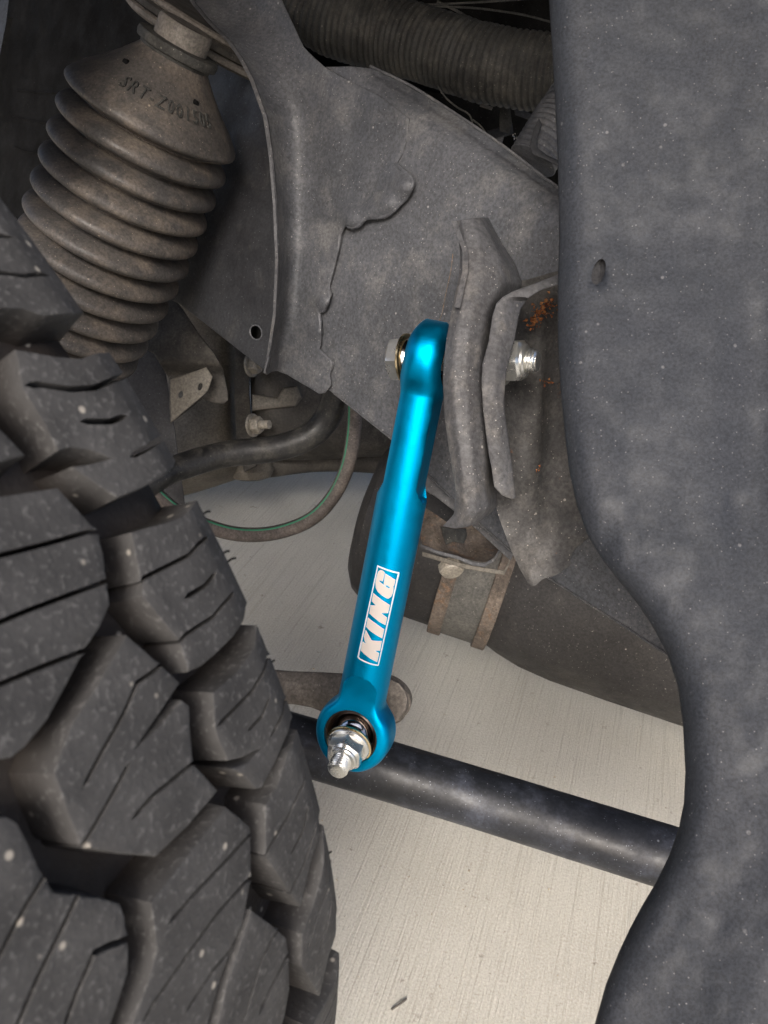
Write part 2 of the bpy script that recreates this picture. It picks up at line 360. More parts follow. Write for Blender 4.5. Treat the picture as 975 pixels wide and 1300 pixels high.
def cdt_solid(outline, mapf, thick, bw, bh, step, holes=(), closed=True, draft=0., notch=None, grid=None, hole_depth=None):
    """outline: CCW 2-D loop already sampled; returns verts, faces, depth list"""
    outline = np.asarray(outline, float)
    if area(outline) < 0: outline = outline[::-1]; notch = None if notch is None else notch[::-1]
    nf = np.zeros(len(outline)) if notch is None else np.asarray(notch, float)
    bwv = bw*(1-.8*nf); top = offset(outline, bwv)
    g = grid or step
    lo = outline.min(0); hi = outline.max(0)
    gx, gy = np.meshgrid(np.arange(lo[0]+g*.37, hi[0], g), np.arange(lo[1]+g*.41, hi[1], g)); pts = np.stack([gx.ravel(), gy.ravel()], 1)
    pts[:, 0] += (np.arange(len(pts)) % 7-3)*g*.01
    if len(pts):
        k = inside(top, pts) & (edist(top, pts) > g*.4); pts = pts[k]
    hl = []
    for h in holes:
        h = np.asarray(h, float)
        if area(h) < 0: h = h[::-1]
        if len(pts): pts = pts[(~inside(h, pts)) & (edist(h, pts) > g*.3)]
        hl.append(h)
    allp = [tuple(p) for p in top]; edges = [(i, (i+1) % len(top)) for i in range(len(top))]; spans = []
    for h in hl:
        s = len(allp); allp += [tuple(p) for p in h]; edges += [(s+i, s+(i+1) % len(h)) for i in range(len(h))]; spans.append((s, len(h)))
    allp += [tuple(p) for p in pts]
    vo, eo, fo, ov, oe, of = delaunay_2d_cdt([Vector(p) for p in allp], edges, [], 0, 1e-7*max(1, hi[0]-lo[0]))
    vo = np.array([(v.x, v.y) for v in vo]); mp = {}
    for i, o in enumerate(ov):
        for k in o: mp[k] = i
    cen = np.array([(vo[f[0]]+vo[f[1]]+vo[f[2]])/3 for f in fo])
    keep = inside(top, cen)
    for h in hl: keep &= ~inside(h, cen)
    tris = [f for f, k in zip(fo, keep) if k]
    V = [mapf(x, y, 0.) for x, y in vo]; D = [0.]*len(V)
    Fc = [tuple(f) for f in tris]
    n = len(outline); t0 = [mp[i] for i in range(n)]
    def addring(pl, h):
        s = len(V)
        for x, y in pl: V.append(mapf(x, y, h)); D.append(-h)
        return list(range(s, s+len(pl)))
    def bridge(a, b):
        k = len(a)
        for i in range(k):
            j = (i+1) % k
            Fc.append((a[i], b[i], b[j], a[j]))
    r1 = addring(offset(outline, bwv*.3), -bh*.3); bridge(t0, r1)
    r2 = addring(outline, -bh); bridge(r1, r2)
    if closed:
        r3 = addring(outline, -thick+bh); bridge(r2, r3)
        s = len(V)
        for x, y in vo: V.append(mapf(x, y, -thick)); D.append(thick)
        Fc += [(s+f[2], s+f[1], s+f[0]) for f in tris]
        bridge(r3, [s+k for k in t0])
    else:
        mid = addring(offset(outline, -draft*.35*(1-nf)), -thick*.5); bridge(r2, mid)
        r3 = addring(offset(outline, -draft*(1-nf)), -thick); bridge(mid, r3)
    for s0, k in spans:
        a = [mp[s0+i] for i in range(k)][::-1]
        pl = [tuple(vo[i]) for i in a]
        if closed:
            bridge(a, [s+i for i in a])
        else:
            b = addring(pl, -(hole_depth or thick)); bridge(a, b)
    return V, Fc, D
def set_attr(me, name, vals):
    at = me.attributes.new(name, 'FLOAT', 'POINT'); at.data.foreach_set('value', np.array(vals, np.float32))
def ccw_px(o): return o
def patch(outline, dfun, thick, step=9, bw=1.6, bh=.0009, holes=(), rs=None):
    """solid plate from an outline on a surface given by depth(px,py); px y axis flipped so that the loop maths stay CCW"""
    ol = resample([(x, -y) for x, y in outline], rs or step*.6)
    hs = [[(x, -y) for x, y in h] for h in holes]
    def mf(x, y, h): return P(x, -y, dfun(x, -y)-h)
    V, Fc, D = cdt_solid(ol, mf, thick, bw, bh, step, hs)
    return V, Fc
def ell(cx, cy, a, b, rot=0, n=20):
    c, s = math.cos(rot), math.sin(rot)
    return [(cx+a*math.cos(2*math.pi*i/n)*c-b*math.sin(2*math.pi*i/n)*s, cy+a*math.cos(2*math.pi*i/n)*s+b*math.sin(2*math.pi*i/n)*c) for i in range(n)]
def crgrid(rows, ny, nx):
    """smooth surface through rows of (px,py,d) -> grid of world points"""
    A = np.array(rows, float)
    def cr(A, n):
        out = []; k = len(A)
        for i in range(k-1):
            p0, p1, p2, p3 = A[max(0, i-1)], A[i], A[i+1], A[min(k-1, i+2)]
            for j in range(n):
                t = j/n; out.append(.5*(2*p1+(p2-p0)*t+(2*p0-5*p1+4*p2-p3)*t*t+(3*p1-3*p2+p3-p0)*t**3))
        out.append(A[-1]); return np.array(out)
    A = cr(A, ny); A = np.swapaxes(cr(np.swapaxes(A, 0, 1), nx), 0, 1)
    return A
def lingrid(rows, ny, nx, sm=2):
    A = np.array(rows, float)
    def li(A, n):
        out = []
        for i in range(len(A)-1):
            for j in range(n): out.append(A[i]+(A[i+1]-A[i])*j/n)
        out.append(A[-1]); return np.array(out)
    A = li(A, ny); A = np.swapaxes(li(np.swapaxes(A, 0, 1), nx), 0, 1)
    for _ in range(sm):
        B = A.copy(); B[1:-1] = (A[:-2]+2*A[1:-1]+A[2:])/4; A = B.copy(); A[:, 1:-1] = (B[:, :-2]+2*B[:, 1:-1]+B[:, 2:])/4
    return A
def sheet(rows, thick, ny=10, nx=6, amp=.0006, fr=.05, crisp=False):
    A = lingrid(rows, ny, nx) if crisp else crgrid(rows, ny, nx); a, b = A.shape[:2]
    F0 = [[P(x, y, d+amp*nz(x*fr, y*fr, 3)) for x, y, d in r] for r in A]
    # two-sided solid, back side pushed away from the lens
    B0 = [[P(x, y, d+thick) for x, y, d in r] for r in A]
    V = [v for r in F0 for v in r]+[v for r in B0 for v in r]; k = a*b; Fc = []
    for i in range(a-1):
        for j in range(b-1):
            q = (i*b+j, (i+1)*b+j, (i+1)*b+j+1, i*b+j+1); Fc.append(q); Fc.append(tuple(k+x for x in reversed(q)))
    per = [j for j in range(b)]+[i*b+b-1 for i in range(1, a)]+[(a-1)*b+j for j in range(b-2, -1, -1)]+[i*b for i in range(a-2, 0, -1)]
    for i in range(len(per)):
        p, q = per[i], per[(i+1) % len(per)]; Fc.append((p, q, k+q, k+p))
    return V, Fc
def add(name, vf, mat, parent=None, smooth=35, **kw):
    return link(name, fixn(mesh(name, vf[0], vf[1])), mat, parent, smooth, **kw)

# ================================================================== SETTING
def ground():
    V = [(-40, -40, 0), (40, -40, 0), (40, 40, 0), (-40, 40, 0)]
    o = link('concrete_ground', mesh('ground', V, [(0, 1, 2, 3)]), M['concrete'], None, None); o['kind'] = 'structure'
ground()

# depth of the frame rail's side plate at a photo pixel (one flat plane)
def Dweb(x, y): return 1/(1.0526+.00112*(x-230)-.000249*(y-385))

# ================================================================== FRAME RAIL
frame = thing('frame_rail', 'grey painted steel frame rail with welded gusset, running diagonally behind the blue rod', 'frame rail', P(600, 620, .74))
lowedge = [(556, 616), (608, 664), (649, 700), (694, 734), (733, 758), (793, 796), (849, 833), (1010, 942)]
web_out = [(380, 470), (420, 497), (505, 565)]+lowedge+[(1010, 410), (709, 239), (640, 187), (560, 133), (480, 88), (445, 84), (414, 85), (380, 90)]
def d_web(x, y):
    d = Dweb(x, y)
    d += .0008*nz(x*.02, y*.02, 1)+.0003*nz(x*.11, y*.11)
    # pressed shallow groove and a few dents
    for (ax, ay, bx, by, w_, dp) in ((506, 267, 583, 323, 3.2, .0022), (408, 438, 512, 522, 2.2, -.0012)):
        tx, ty = bx-ax, by-ay; L2 = tx*tx+ty*ty; t = max(0, min(1, ((x-ax)*tx+(y-ay)*ty)/L2)); q = math.hypot(x-ax-t*tx, y-ay-t*ty)
        d += dp*math.exp(-(q/w_)**2)
    for (cx, cy, r, dp) in ((516, 346, 6, .0022), (535, 398, 12, -.0012), (470, 375, 25, -.001), (660, 300, 50, -.002), (610, 235, 30, .0015)):
        d += dp*math.exp(-((x-cx)**2+(y-cy)**2)/r**2)
    # upper shoulder of the rail rolls away
    e = (y-(150+(x-528)*.628)); 
    d += (.0007*math.log1p(math.exp(-(e-3)/5))*5*.9-.0016*math.exp(-((e+6)/5)**2)+.0012*math.exp(-((e+16)/4)**2))*sstep(430, 500, x)
    return d
add('side_plate', patch(web_out, d_web, .006, step=7, bw=2), M['frame'], frame, 60)
# seam lip along the flange (thin lighter edge)
add('flange_edge', tube_along([P(x, y, Dweb(x, y)-.004) for x, y in ((470, 84), (520, 108), (570, 139), (640, 186), (709, 238), (800, 292))], .0011, 8, 4), M['bracket'], frame)
add('lower_edge_highlight', tube_along([P(x, y-.6, Dweb(x, y)-.0006) for x, y in ((424, 500), (505, 565), (556, 616), (649, 700), (733, 758), (793, 796), (849, 833), (900, 866))], .0010, 8, 6), M['bracket'], frame)  # thin strip added to imitate edge light along the plate's lower edge
# gusset plate with its forward flange
xedge = [(-60, 232), (0, 243), (30, 268), (50, 290), (75, 307), (100, 320), (150, 338), (200, 345), (260, 350), (330, 353), (400, 350), (440, 344), (475, 338)]
xfold = [(-60, 330), (0, 362), (50, 395), (90, 412), (150, 410), (200, 402), (300, 394), (400, 380), (440, 366), (480, 352)]
gright = [(504, 209), (516, 219), (525, 228), (524, 238), (516, 253), (503, 266), (492, 274), (479, 277), (466, 278), (456, 287), (446, 289), (439, 286), (434, 298), (431, 315), (427, 332), (419, 363), (420, 373), (419, 381), (413, 394), (407, 397), (408, 415), (408, 436), (406, 444), (414, 452), (423, 462), (419, 476), (421, 489), (413, 499), (405, 500), (392, 492), (380, 485), (365, 476), (352, 471), (345, 472), (339, 476), (334, 473)]
gleft = [(x, y) for y, x in xedge[::-1] if y < 470]
gus_out = gleft+[(330, -60), (386, 60), (400, 74), (414, 86), (440, 100), (480, 120), (520, 150), (518, 175), (512, 195)]+gright
def d_gus(x, y):
    xe = interp(xedge, y); xf = interp(xfold, y)
    d = Dweb(max(x, 150), y)-(.006 if x < 425 else .0008+.0052*max(sstep(195, 250, y), sstep(455, 425, x)))
    t = (xf-x)/max(8., xf-xe)
    if t > 0: d -= .062*(t*t*(.35+.65*t)) if t < 1 else .062
    # soft fillet outside the fold + hammered unevenness
    d += .0012*nz(x*.03, y*.03, 5)+.0005*nz(x*.12, y*.12, 2)
    # weld lumps close to the wavy right edge
    for (cx, cy, r, dp) in ((512, 235, 15, .012), (490, 258, 13, .009), (470, 268, 12, .007), (445, 277, 14, .010), (410, 383, 11, .010), (402, 420, 8, .007), (428, 320, 9, .002), (413, 350, 9, .0025), (412, 488, 10, .001)):
        d -= dp*math.exp(-((x-cx)**2+(y-cy)**2)/r**2)
    for (cx, cy, r) in ((455, 252, 7), (443, 247, 5), (465, 226, 6), (372, 478, 9)):
        q = math.hypot(x-cx, y-cy); d -= .0006*math.exp(-((q-r)/2.2)**2)
    return d
add('gusset_plate', patch(gus_out, d_gus, .0045, step=5, bw=2.0, bh=.0012, rs=3), M['frame'], frame, 50)
# flange front edge: the cut edge of the sheet, a narrow strip
Vf = []
rr = []
for y in range(-60, 476, 8):
    x = interp(xedge, y); d = d_gus(x+2, y)
    rr.append([P(x-3.6, y, d-.0012), P(x+1.5, y, d-.0018), P(x+2.6, y, d-.0002), P(x+1, y, d+.0045), P(x-3.6, y, d+.004)])
add('gusset_edge', loft(rr), M['bracket'], frame, 50)
bd = gright[:27]
add('weld_bead', tube_along([P(x-1.5, y-.5, d_gus(x-3, y)+.0012) for x, y in bd], lambda s_: .0019+.0011*nz(s_*190, 3)+.0009*nz(s_*60, 7), 12, 3), M['frame'], frame, 60)
# raised pads / spatter drips on the side plate
add('sealer_drip', tube_along([P(x, y, d_web(x, y)-.0003) for x, y in ((575, 322), (572, 345), (566, 372), (561, 398), (556, 410))], lambda s: .0003+.0004*abs(nz(s*900, 0)), 6, 10), M['strap'], frame)
# apron plate left of the gusset with one round hole
def d_apr(x, y):
    d = 1/(1.0526+.00112*(x-230)-.00010*(y-385))+.012
    d += .02*sstep(330, 120, y)+.002*nz(x*.02, y*.02, 8)+.0005*nz(x*.1, y*.1)
    q = abs((x-300)*.62+(y-375)*.78); t = (x-300)*.78-(y-375)*.62
    d -= .004*math.exp(-(q/5)**2)*(1 if abs(t) < 28 else math.exp(-((abs(t)-28)/6)**2))
    return d
apr = [(190, 180), (215, 110), (250, 60), (300, 20), (352, 10), (354, 200), (353, 400), (345, 470), (337, 471), (300, 442), (262, 412), (228, 386), (190, 366), (170, 340)]
add('inner_shade_panel', patch([(-320, -260), (325, -260), (332, 60), (420, 140), (420, 300), (300, 370), (200, 350), (100, 330), (-320, 260)], lambda x, y: d_apr(min(x, 420), y)+.09, .004, step=20, bw=2), M['black'], frame, 50)  # black sheet added behind the apron, its colour standing in for occlusion shade
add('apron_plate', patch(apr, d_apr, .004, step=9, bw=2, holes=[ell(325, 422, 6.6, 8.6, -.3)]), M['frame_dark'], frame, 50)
for k, pts in enumerate((((15, 148), (40, 153), (80, 160)), ((18, 186), (36, 193), (60, 195)), ((22, 115), (60, 118), (90, 116)))):
    add('apron_rib', tube_along([P(x, y, d_apr(x, y)+.088) for x, y in pts], .0014, 8, 6), M['black'], frame)
add('hole_rim', tube_along([P(x, y, d_apr(x, y)-.0005) for x, y in ell(325, 422, 7.4, 9.4, -.3, 24)+[ell(325, 422, 7.4, 9.4, -.3, 24)[0]]], .0008, 6, 2), M['frame'], frame)

# link bracket: rounded channel
rowsA = [
 [(578, 281, .594), (586, 279, .590), (598, 277, .593), (610, 276, .606), (620, 276, .625)],
 [(582, 300, .590), (590, 298, .585), (606, 296, .588), (622, 298, .604), (634, 303, .628)],
 [(584, 322, .586), (593, 322, .580), (612, 324, .582), (636, 328, .600), (655, 336, .630)],
 [(583, 348, .583), (592, 349, .576), (612, 352, .577), (640, 356, .596), (664, 362, .632)],
 [(574, 391, .580), (584, 392, .571), (600, 393, .572), (620, 393, .584), (636, 392, .612)],
 [(566, 434, .578), (577, 435, .568), (594, 436, .568), (612, 436, .580), (628, 436, .608)],
 [(562, 478, .577), (574, 479, .566), (592, 480, .566), (610, 480, .577), (624, 481, .603)],
 [(564, 529, .577), (577, 529, .567), (595, 529, .567), (613, 529, .578), (626, 529, .602)],
 [(571, 578, .579), (583, 578, .569), (600, 578, .569), (617, 578, .580), (629, 578, .602)],
 [(578, 622, .582), (588, 622, .572), (603, 622, .572), (617, 621, .582), (630, 620, .602)],
 [(577, 652, .585), (590, 653, .576), (606, 650, .577), (620, 644, .586), (631, 640, .602)],
 [(562, 668, .590), (578, 671, .584), (594, 669, .585), (610, 662, .590), (627, 648, .603)]]
add('link_bracket', sheet([[(x, y, min(q[2] for q in r)-.026+o) for (x, y, d), o in zip(r, (.010, .001, 0, .006, .036))] for r in rowsA], .006, 8, 8, .0003, .05, True), M['bracket'], frame, 50)
# thin lit return lip on its left side
rl = []
for x, y, d in [(576, 280, .592), (583, 300, .588), (590, 318, .583), (590, 345, .580), (580, 390, .576)]:
    d -= .030; rl.append([P(x-3, y, d-.003), P(x+4, y+1, d-.005), P(x+4, y+1, d), P(x-3, y, d+.002)])
add('bracket_lip', loft(rl), M['bracket'], frame, 40)
# second cheek: thick strip, its edge turned to the lens
stripo = [(740, 338), (704, 350), (670, 363), (650, 370), (638, 377), (630, 385), (625, 401), (620, 434), (612, 463), (611, 486), (613, 520), (616, 545), (620, 575), (624, 595), (627, 618), (637, 629), (650, 634), (655, 632), (650, 590), (645, 552), (641, 525), (640, 506), (643, 473), (648, 450), (653, 434), (657, 410), (661, 393), (670, 379), (686, 369), (704, 363), (740, 353)]
def d_strip(x, y):
    cx = interp([(350, 640), (400, 632), (434, 628), (486, 622), (545, 626), (632, 636)], y)
    d = .527+.00028*abs(y-480)*.3+.0007*nz(x*.08, y*.03)
    if y > 380: d += .0004*max(0, x-cx-8)
    return d
add('bracket_cheek', patch(stripo, d_strip, .045, step=5, bw=1.8, bh=.0012, rs=4), M['bracket'], frame, 40)
# inner wall behind the nut and the torn flap below it
rowsB = [
 [(636, 352, .618), (660, 356, .614), (680, 352, .610), (700, 346, .606), (745, 335, .60)],
 [(638, 400, .616), (662, 400, .628), (684, 398, .632), (705, 396, .622), (750, 392, .60)],
 [(636, 450, .615), (662, 450, .630), (686, 450, .634), (706, 450, .622), (750, 450, .60)],
 [(634, 520, .615), (660, 520, .628), (684, 522, .628), (702, 522, .612), (750, 522, .60)],
 [(632, 580, .616), (656, 584, .624), (680, 586, .620), (700, 588, .606), (755, 588, .60)],
 [(630, 640, .614), (654, 642, .614), (676, 644, .610), (702, 646, .600), (765, 640, .60)],
 [(642, 680, .610), (662, 684, .606), (682, 684, .602), (706, 684, .598), (752, 676, .604)],
 [(655, 712, .606), (670, 714, .602), (686, 712, .600), (706, 706, .600), (728, 700, .606)],
 [(670, 740, .604), (678, 744, .601), (690, 735, .600), (706, 730, .601), (724, 718, .606)]]
add('bracket_wall', sheet(rowsB, .004, 8, 8, .0009, .05), M['bracket_in'], frame, 50)
# rust crumbs lying inside
random.seed(3)
V, Fc = [], []
def crumb(c, r):
    k = len(V); n = 6
    pts = [c+Vector([random.uniform(-1, 1) for _ in range(3)]).normalized()*r*random.uniform(.6, 1.2) for _ in range(6)]
    V.extend(pts)
    for f in ((0, 1, 2), (0, 2, 3), (0, 3, 4), (1, 2, 5), (2, 3, 5), (3, 4, 5), (0, 4, 1), (4, 5, 1)): Fc.append(tuple(k+i for i in f))
for i in range(130):
    t = random.random(); x = 672+30*t+random.gauss(0, 4); y = 412-30*t+random.gauss(0, 6)
    crumb(P(x, y, .618+random.uniform(-.006, .003)), random.uniform(.0006, .0021))
for i in range(14):
    crumb(P(696+random.gauss(0, 4), 483+random.gauss(0, 3), .612), random.uniform(.0005, .0014))
for i in range(10):
    crumb(P(685+random.gauss(0, 2.5), 595+random.gauss(0, 3), .6125), random.uniform(.0005, .0012))
link('rust_flakes', mesh('rust', V, Fc), M['rustflake'], frame, None, kind='stuff')

# ================================================================== BLUE LINK
LB = P(452, 926, .655); LT = P(545, 456, .590)
LAX = (LT-LB).normalized(); LLEN = (LT-LB).length
TR = .0186
EB = CV(-.30, -.20, -.93); EB = (EB-LAX*EB.dot(LAX)).normalized()
BT = CV(.90, -.09, -.42).normalized()                       # axis of the upper bolt (towards the nut)
ET = CV(.95, -.10, -.27); ET = (ET-LAX*ET.dot(LAX)).normalized()
BB = CV(-.285, -.46, -.84).normalized()                     # axis of the lower bolt (towards the lens)
rod = thing('sway_bar_link', 'teal blue anodised metal rod with white KING lettering and a bolted eye at each end', 'suspension link', LB)
ROS = (.0305, .0272); HTS = (.0145, .0166); NR = 144
u_g, v_g = basis(LAX)[1:]
def smax(a, b, k): 
    h = max(0, k-abs(a-b))/k; return max(a, b)+h*h*k*.25
def half(t, E, g, TE, RO, HT):
    """point on the link body at distance t from an eye centre, for global angle g"""
    ang0 = math.atan2(v_g.dot(E), u_g.dot(E)); ph = g-ang0     # ph=0 along eye axis E
    ce, ci = math.cos(ph), math.sin(ph)                        # component on E, in-plane component
    circ = math.sqrt(max(0, RO*RO-t*t)) if t < RO else 0
    ai = smax(circ, TR*sstep(-.004, .004, t), .010) if t > -.004 else circ
    if t > RO+.012: ai = TR
    te = TE-.0065*min(1.8, abs(TR*ci/.0120)**3.2)
    fl = lerp(.0126, TR+.0002, sstep(te, te+.0013, t))   # milled flats run out in a rounded step
    # rod shape
    re, ri = max(-fl, min(fl, TR*ce)), TR*ci
    # eye shape : squarish section with rounded corners
    top_ = RO < .029; n = 2.6 if top_ else 5.5; k = (abs(ce)**n+abs(ci)**n)**(-1/n)
    edge = (HT*math.sqrt(1-.80*min(1, -t/RO)**2) if top_ else HT*(1-.08*sstep(.7*RO, RO, abs(t)))) if t < 0 else HT
    if t < -RO+.003 and not top_: edge *= .70+.30*math.sqrt(max(0, (t+RO)/.003))
    ee, ei = k*ce*edge, k*ci*ai
    # barrel the eye's outer rim a little
    w_ = sstep(.014, .036, t)
    return lerp(ee, re, w_), lerp(ei, ri, w_)
def link_body():
    rings = []
    ax = []
    for side, E, C0, sg in ((0, EB, LB, 1), (1, ET, LT, -1)):
        RO = ROS[side]
        ts = list(-RO*np.cos(np.linspace(0, math.pi/2, 30)))+list(np.linspace(.0012, .034, 34))+list(np.arange(.035, LLEN/2, .0007))+[LLEN/2]
        seq = ts if side == 0 else ts[::-1][1:]
        I = LAX.cross(E)
        for t in seq:
            ring = []
            ang0 = math.atan2(v_g.dot(E), u_g.dot(E))
            for j in range(NR):
                g = 2*math.pi*j/NR; e, i = half(t, E, g, .050 if side == 0 else .101, RO, HTS[side]); ring.append(C0+LAX*(t*sg)+E*e+I*i)
            rings.append(ring); ax += [(t if sg > 0 else LLEN-t)]*NR
    V, Fc = loft(rings)
    me = fixn(mesh('link_body', V, Fc)); set_attr(me, 'axial', ax); return me
body = link('body', link_body(), M['blue'], rod, 28)
def cutter(c, ax, r, l):
    me = fixn(mesh('cut', *lathe(c-ax*l/2, ax, [(0, r), (l, r)], 72)))
    me.transform(Matrix.Translation(-wloc(rod)))
    o = bpy.data.objects.new('cutter', me); COL.objects.link(o); return o
cuts = [cutter(LB, EB, .0216, .06), cutter(LT, ET, .0190, .06)]
for c in cuts:
    c.location = rod.location
    b = body.modifiers.new('hole', 'BOOLEAN'); b.object = c; b.solver = 'EXACT'
bpy.context.view_layer.update()
me2 = bpy.data.meshes.new_from_object(body.evaluated_get(bpy.context.evaluated_depsgraph_get()))
body.modifiers.clear(); body.data = me2
for p in me2.polygons: p.use_smooth = True
me2.set_sharp_from_angle(angle=rad(28))
for c in cuts: bpy.data.objects.remove(c)

def sc(prof, k, kt=1.): return [(a*kt, b*k) for a, b in prof]
def eye_fittings(C0, E, B, k):
    # race pressed in the eye, ball, collars
    rc = add('bearing_race', lathe(C0, E, sc([(-.0118, .0180), (-.0118, .0197), (.0118, .0197), (.0118, .0180), (.0100, .0158), (0, .0150), (-.0100, .0158)], k), 64, caps=False), M['race'], rod, 35)
    prof = [(-.0105*k, .0092*k)]+[(.0146*k*math.sin(a), .0146*k*math.cos(a)) for a in np.linspace(-.78, .78, 24)]+[(.0105*k, .0092*k)]
    add('ball', lathe(C0, B, prof, 48), M['chrome'], rc)
eye_fittings(LB, EB, BB, 1.10); eye_fittings(LT, ET, BT, .965)
# ---- lower bolt: stud towards the lens
bo = add('bolt', lathe(LB-BB*.030, BB, [(0, .0078), (.060, .0078)], 32), M['zinc'], rod)
add('collar', lathe(LB+BB*.010, BB, sc([(0, .0116), (.0015, .0124), (.0045, .0112), (.0065, .0108)], 1.2), 48), M['chrome'], bo)
add('washer', lathe(LB+BB*.0160, BB, sc([(0, .0150), (.0004, .0154), (.0019, .0154), (.0022, .0150)], 1.17), 56), M['yellowzinc'], bo)
uu = (CR*.9+CU*.45)
add('nut', join([lathe(LB+BB*.0182, BB, sc([(0, .0141), (.0008, .0146), (.0017, .0142), (.0030, .0124)], 1.14), 56), hexnut(LB+BB*.0198, BB, .0126, .0125, uu, .76),
    lathe(LB+BB*.0320, BB, sc([(0, .0098), (.0016, .0097), (.0027, .0088), (.0028, .0074)], 1.14), 48)]), M['zinc'], bo, 25)
add('thread', thread(LB+BB*.031, BB, .0081, .0150), M['zinc'], bo, 50)
# ---- upper bolt: head left, nut right past the bracket cheek
hb = add('bolt', lathe(LT-BT*.024, BT, [(0, .0080), (.094, .0080)], 32), M['zinc'], rod)
add('collar', lathe(LT-BT*.0165, BT, sc([(0, .0120), (.001, .0126), (.003, .0118), (.0075, .0108)], 1.15), 48), M['chrome'], hb)
add('washer', lathe(LT-BT*.0190, BT, sc([(0, .0150), (.0004, .0155), (.0018, .0155), (.0022, .0150)], 1.16), 56), M['yellowzinc'], hb)
add('head', hexnut(LT-BT*.0188, -BT, .0142, .0100, CU+CF*.3, .80), M['zinc'], hb, 25)
nc = 0.0
for q_ in np.linspace(.03, .14, 300):
    if PX(LT+BT*q_)[0] > 652: nc = q_; break
add('nut', join([lathe(LT+BT*(nc-.008), BT, sc([(0, .0140), (.0015, .0146), (.003, .0138), (.0045, .0124)], 1.2), 56), hexnut(LT+BT*(nc-.0055), BT, .0132, .0125, CU*.9+CF*.3, .78),
    lathe(LT+BT*(nc+.0066), BT, sc([(0, .0100), (.0018, .0098), (.0028, .0090), (.003, .0074)], 1.15), 48)]), M['zinc'], hb, 25)
add('thread', thread(LT+BT*(nc+.0085), BT, .0083, .0080), M['zinc'], hb, 50)

# ---- KING lettering wrapped on the rod
def on_rod(px, py):
    d = (P(px, py, 1)-CAM).normalized(); o = CAM-LB
    dp = d-LAX*d.dot(LAX); op = o-LAX*o.dot(LAX); r = TR
    a = dp.dot(dp); b_ = 2*dp.dot(op); c = op.dot(op)-r*r; D = b_*b_-4*a*c
    t = (-b_-math.sqrt(max(0, D)))/(2*a); q = CAM+d*t-LB
    z = q.dot(LAX); qq = q-LAX*z
    ang = math.atan2(qq.dot(vk), qq.dot(uk)); return ang*r, z
uk = (CAM-LB); uk = (uk-LAX*uk.dot(LAX)).normalized(); vk = LAX.cross(uk)
def rodmap(x, y, h):
    a = x/TR; return LB+LAX*y+(uk*math.cos(a)+vk*math.sin(a))*(TR+.00014+h)
T1 = lambda x, y: (455+x/16.25, 715+y/16.25)
T2 = lambda x, y: (450+x/16.25, 775+y/16.25)
letters = {
 'G': [T1(*p) for p in ((390, 240), (405, 190), (430, 158), (470, 145), (510, 163), (540, 195), (522, 280), (500, 370), (465, 360), (430, 345), (425, 372), (490, 425), (560, 480), (640, 530), (655, 500), (585, 445), (568, 468), (525, 430), (555, 215), (655, 280), (760, 345), (735, 460), (715, 470), (720, 520), (715, 580), (700, 630), (670, 690), (620, 725), (590, 722), (530, 690), (470, 650), (400, 580), (365, 510), (355, 400), (370, 310))],
 'N': [T1(*p) for p in ((310, 620), (400, 695), (490, 765), (570, 815), (645, 865), (610, 1025), (458, 1025))]+[T2(*p) for p in ((670, 150), (635, 295), (520, 235), (400, 140), (310, 55))]+[T1(*p) for p in ((225, 1040), (240, 960), (255, 870), (370, 875), (280, 780))],
 'I': [T2(*p) for p in ((280, 150), (360, 215), (440, 270), (520, 330), (610, 390), (570, 570), (480, 520), (400, 470), (320, 410), (245, 335))],
 'K': [T2(*p) for p in ((235, 405), (290, 510), (350, 620), (460, 632), (560, 635), (525, 825), (410, 825), (505, 885), (465, 1060), (330, 990), (200, 890), (135, 820), (150, 720), (170, 645), (250, 695), (215, 630), (200, 530))]}
for ch, pl in letters.items():
    o2 = resample([on_rod(*p) for p in pl], .0006)
    V, Fc, D = cdt_solid(o2, rodmap, .00018, .00002, .00001, .0009)
    add('letter', (V, Fc), M['print'], rod, 40)
    V, Fc, D = cdt_solid(offset(o2 if area(o2) > 0 else o2[::-1], -.00016), lambda x, y, h: rodmap(x, y, h-.00005), .0001, .00002, .00001, .0009)
    add('letter_edge', (V, Fc), M['outline'], rod, 40)
fo_ = [T1(395, 38), T1(848, 190)]+[T2(500, 1128), T2(488, 1142), T2(380, 1128), T2(200, 1062), T2(90, 1000), T2(62, 960)]
fi_ = [T1(407, 78), T1(812, 214)]+[T2(484, 1112), T2(478, 1116), T2(385, 1100), T2(212, 1038), T2(110, 985), T2(92, 955)]
o2 = resample([on_rod(*p) for p in fo_], .0006); i2 = resample([on_rod(*p) for p in fi_], .0006)
V, Fc, D = cdt_solid(o2, rodmap, .00016, .00002, .00001, .0009, holes=[i2])
add('letter_frame', (V, Fc), M['outline'], rod, 40)

# ================================================================== TYRE
AZ = 1.2278; RT = .41; WT = .27
TC = Vector((-.3666, .3221, .41)); TA = Vector((math.cos(AZ), math.sin(AZ), 0))
hub = TC-TA*(WT/2)
E1 = Vector((0, 0, 1)); E2 = TA.cross(E1)
tyre = thing('tyre', 'black all terrain tyre with chunky siped tread blocks, at the left beside the blue rod', 'tyre', hub)
tyre.rotation_euler = Matrix((TA, E1.cross(TA), E1)).transposed().to_euler()
def Rv(v):
    q = (v+WT/2)/(WT/2); r = RT+.0045*(1-min(1, abs(q))**2.4)
    return r-.003*sstep(-.010, 0, v)
def tmap(s, v, h):                 # local tyre coordinates
    th = s/RT; r = Rv(v)+h; return Vector((v+WT/2, -math.sin(th)*r, math.cos(th)*r))
def shoulder_px(th):
    p = TC+(E1*math.cos(th)+E2*math.sin(th))*(RT-.003); return PX(p)
STH = [(t, shoulder_px(t)) for t in np.linspace(.1, 2.2, 1400)]
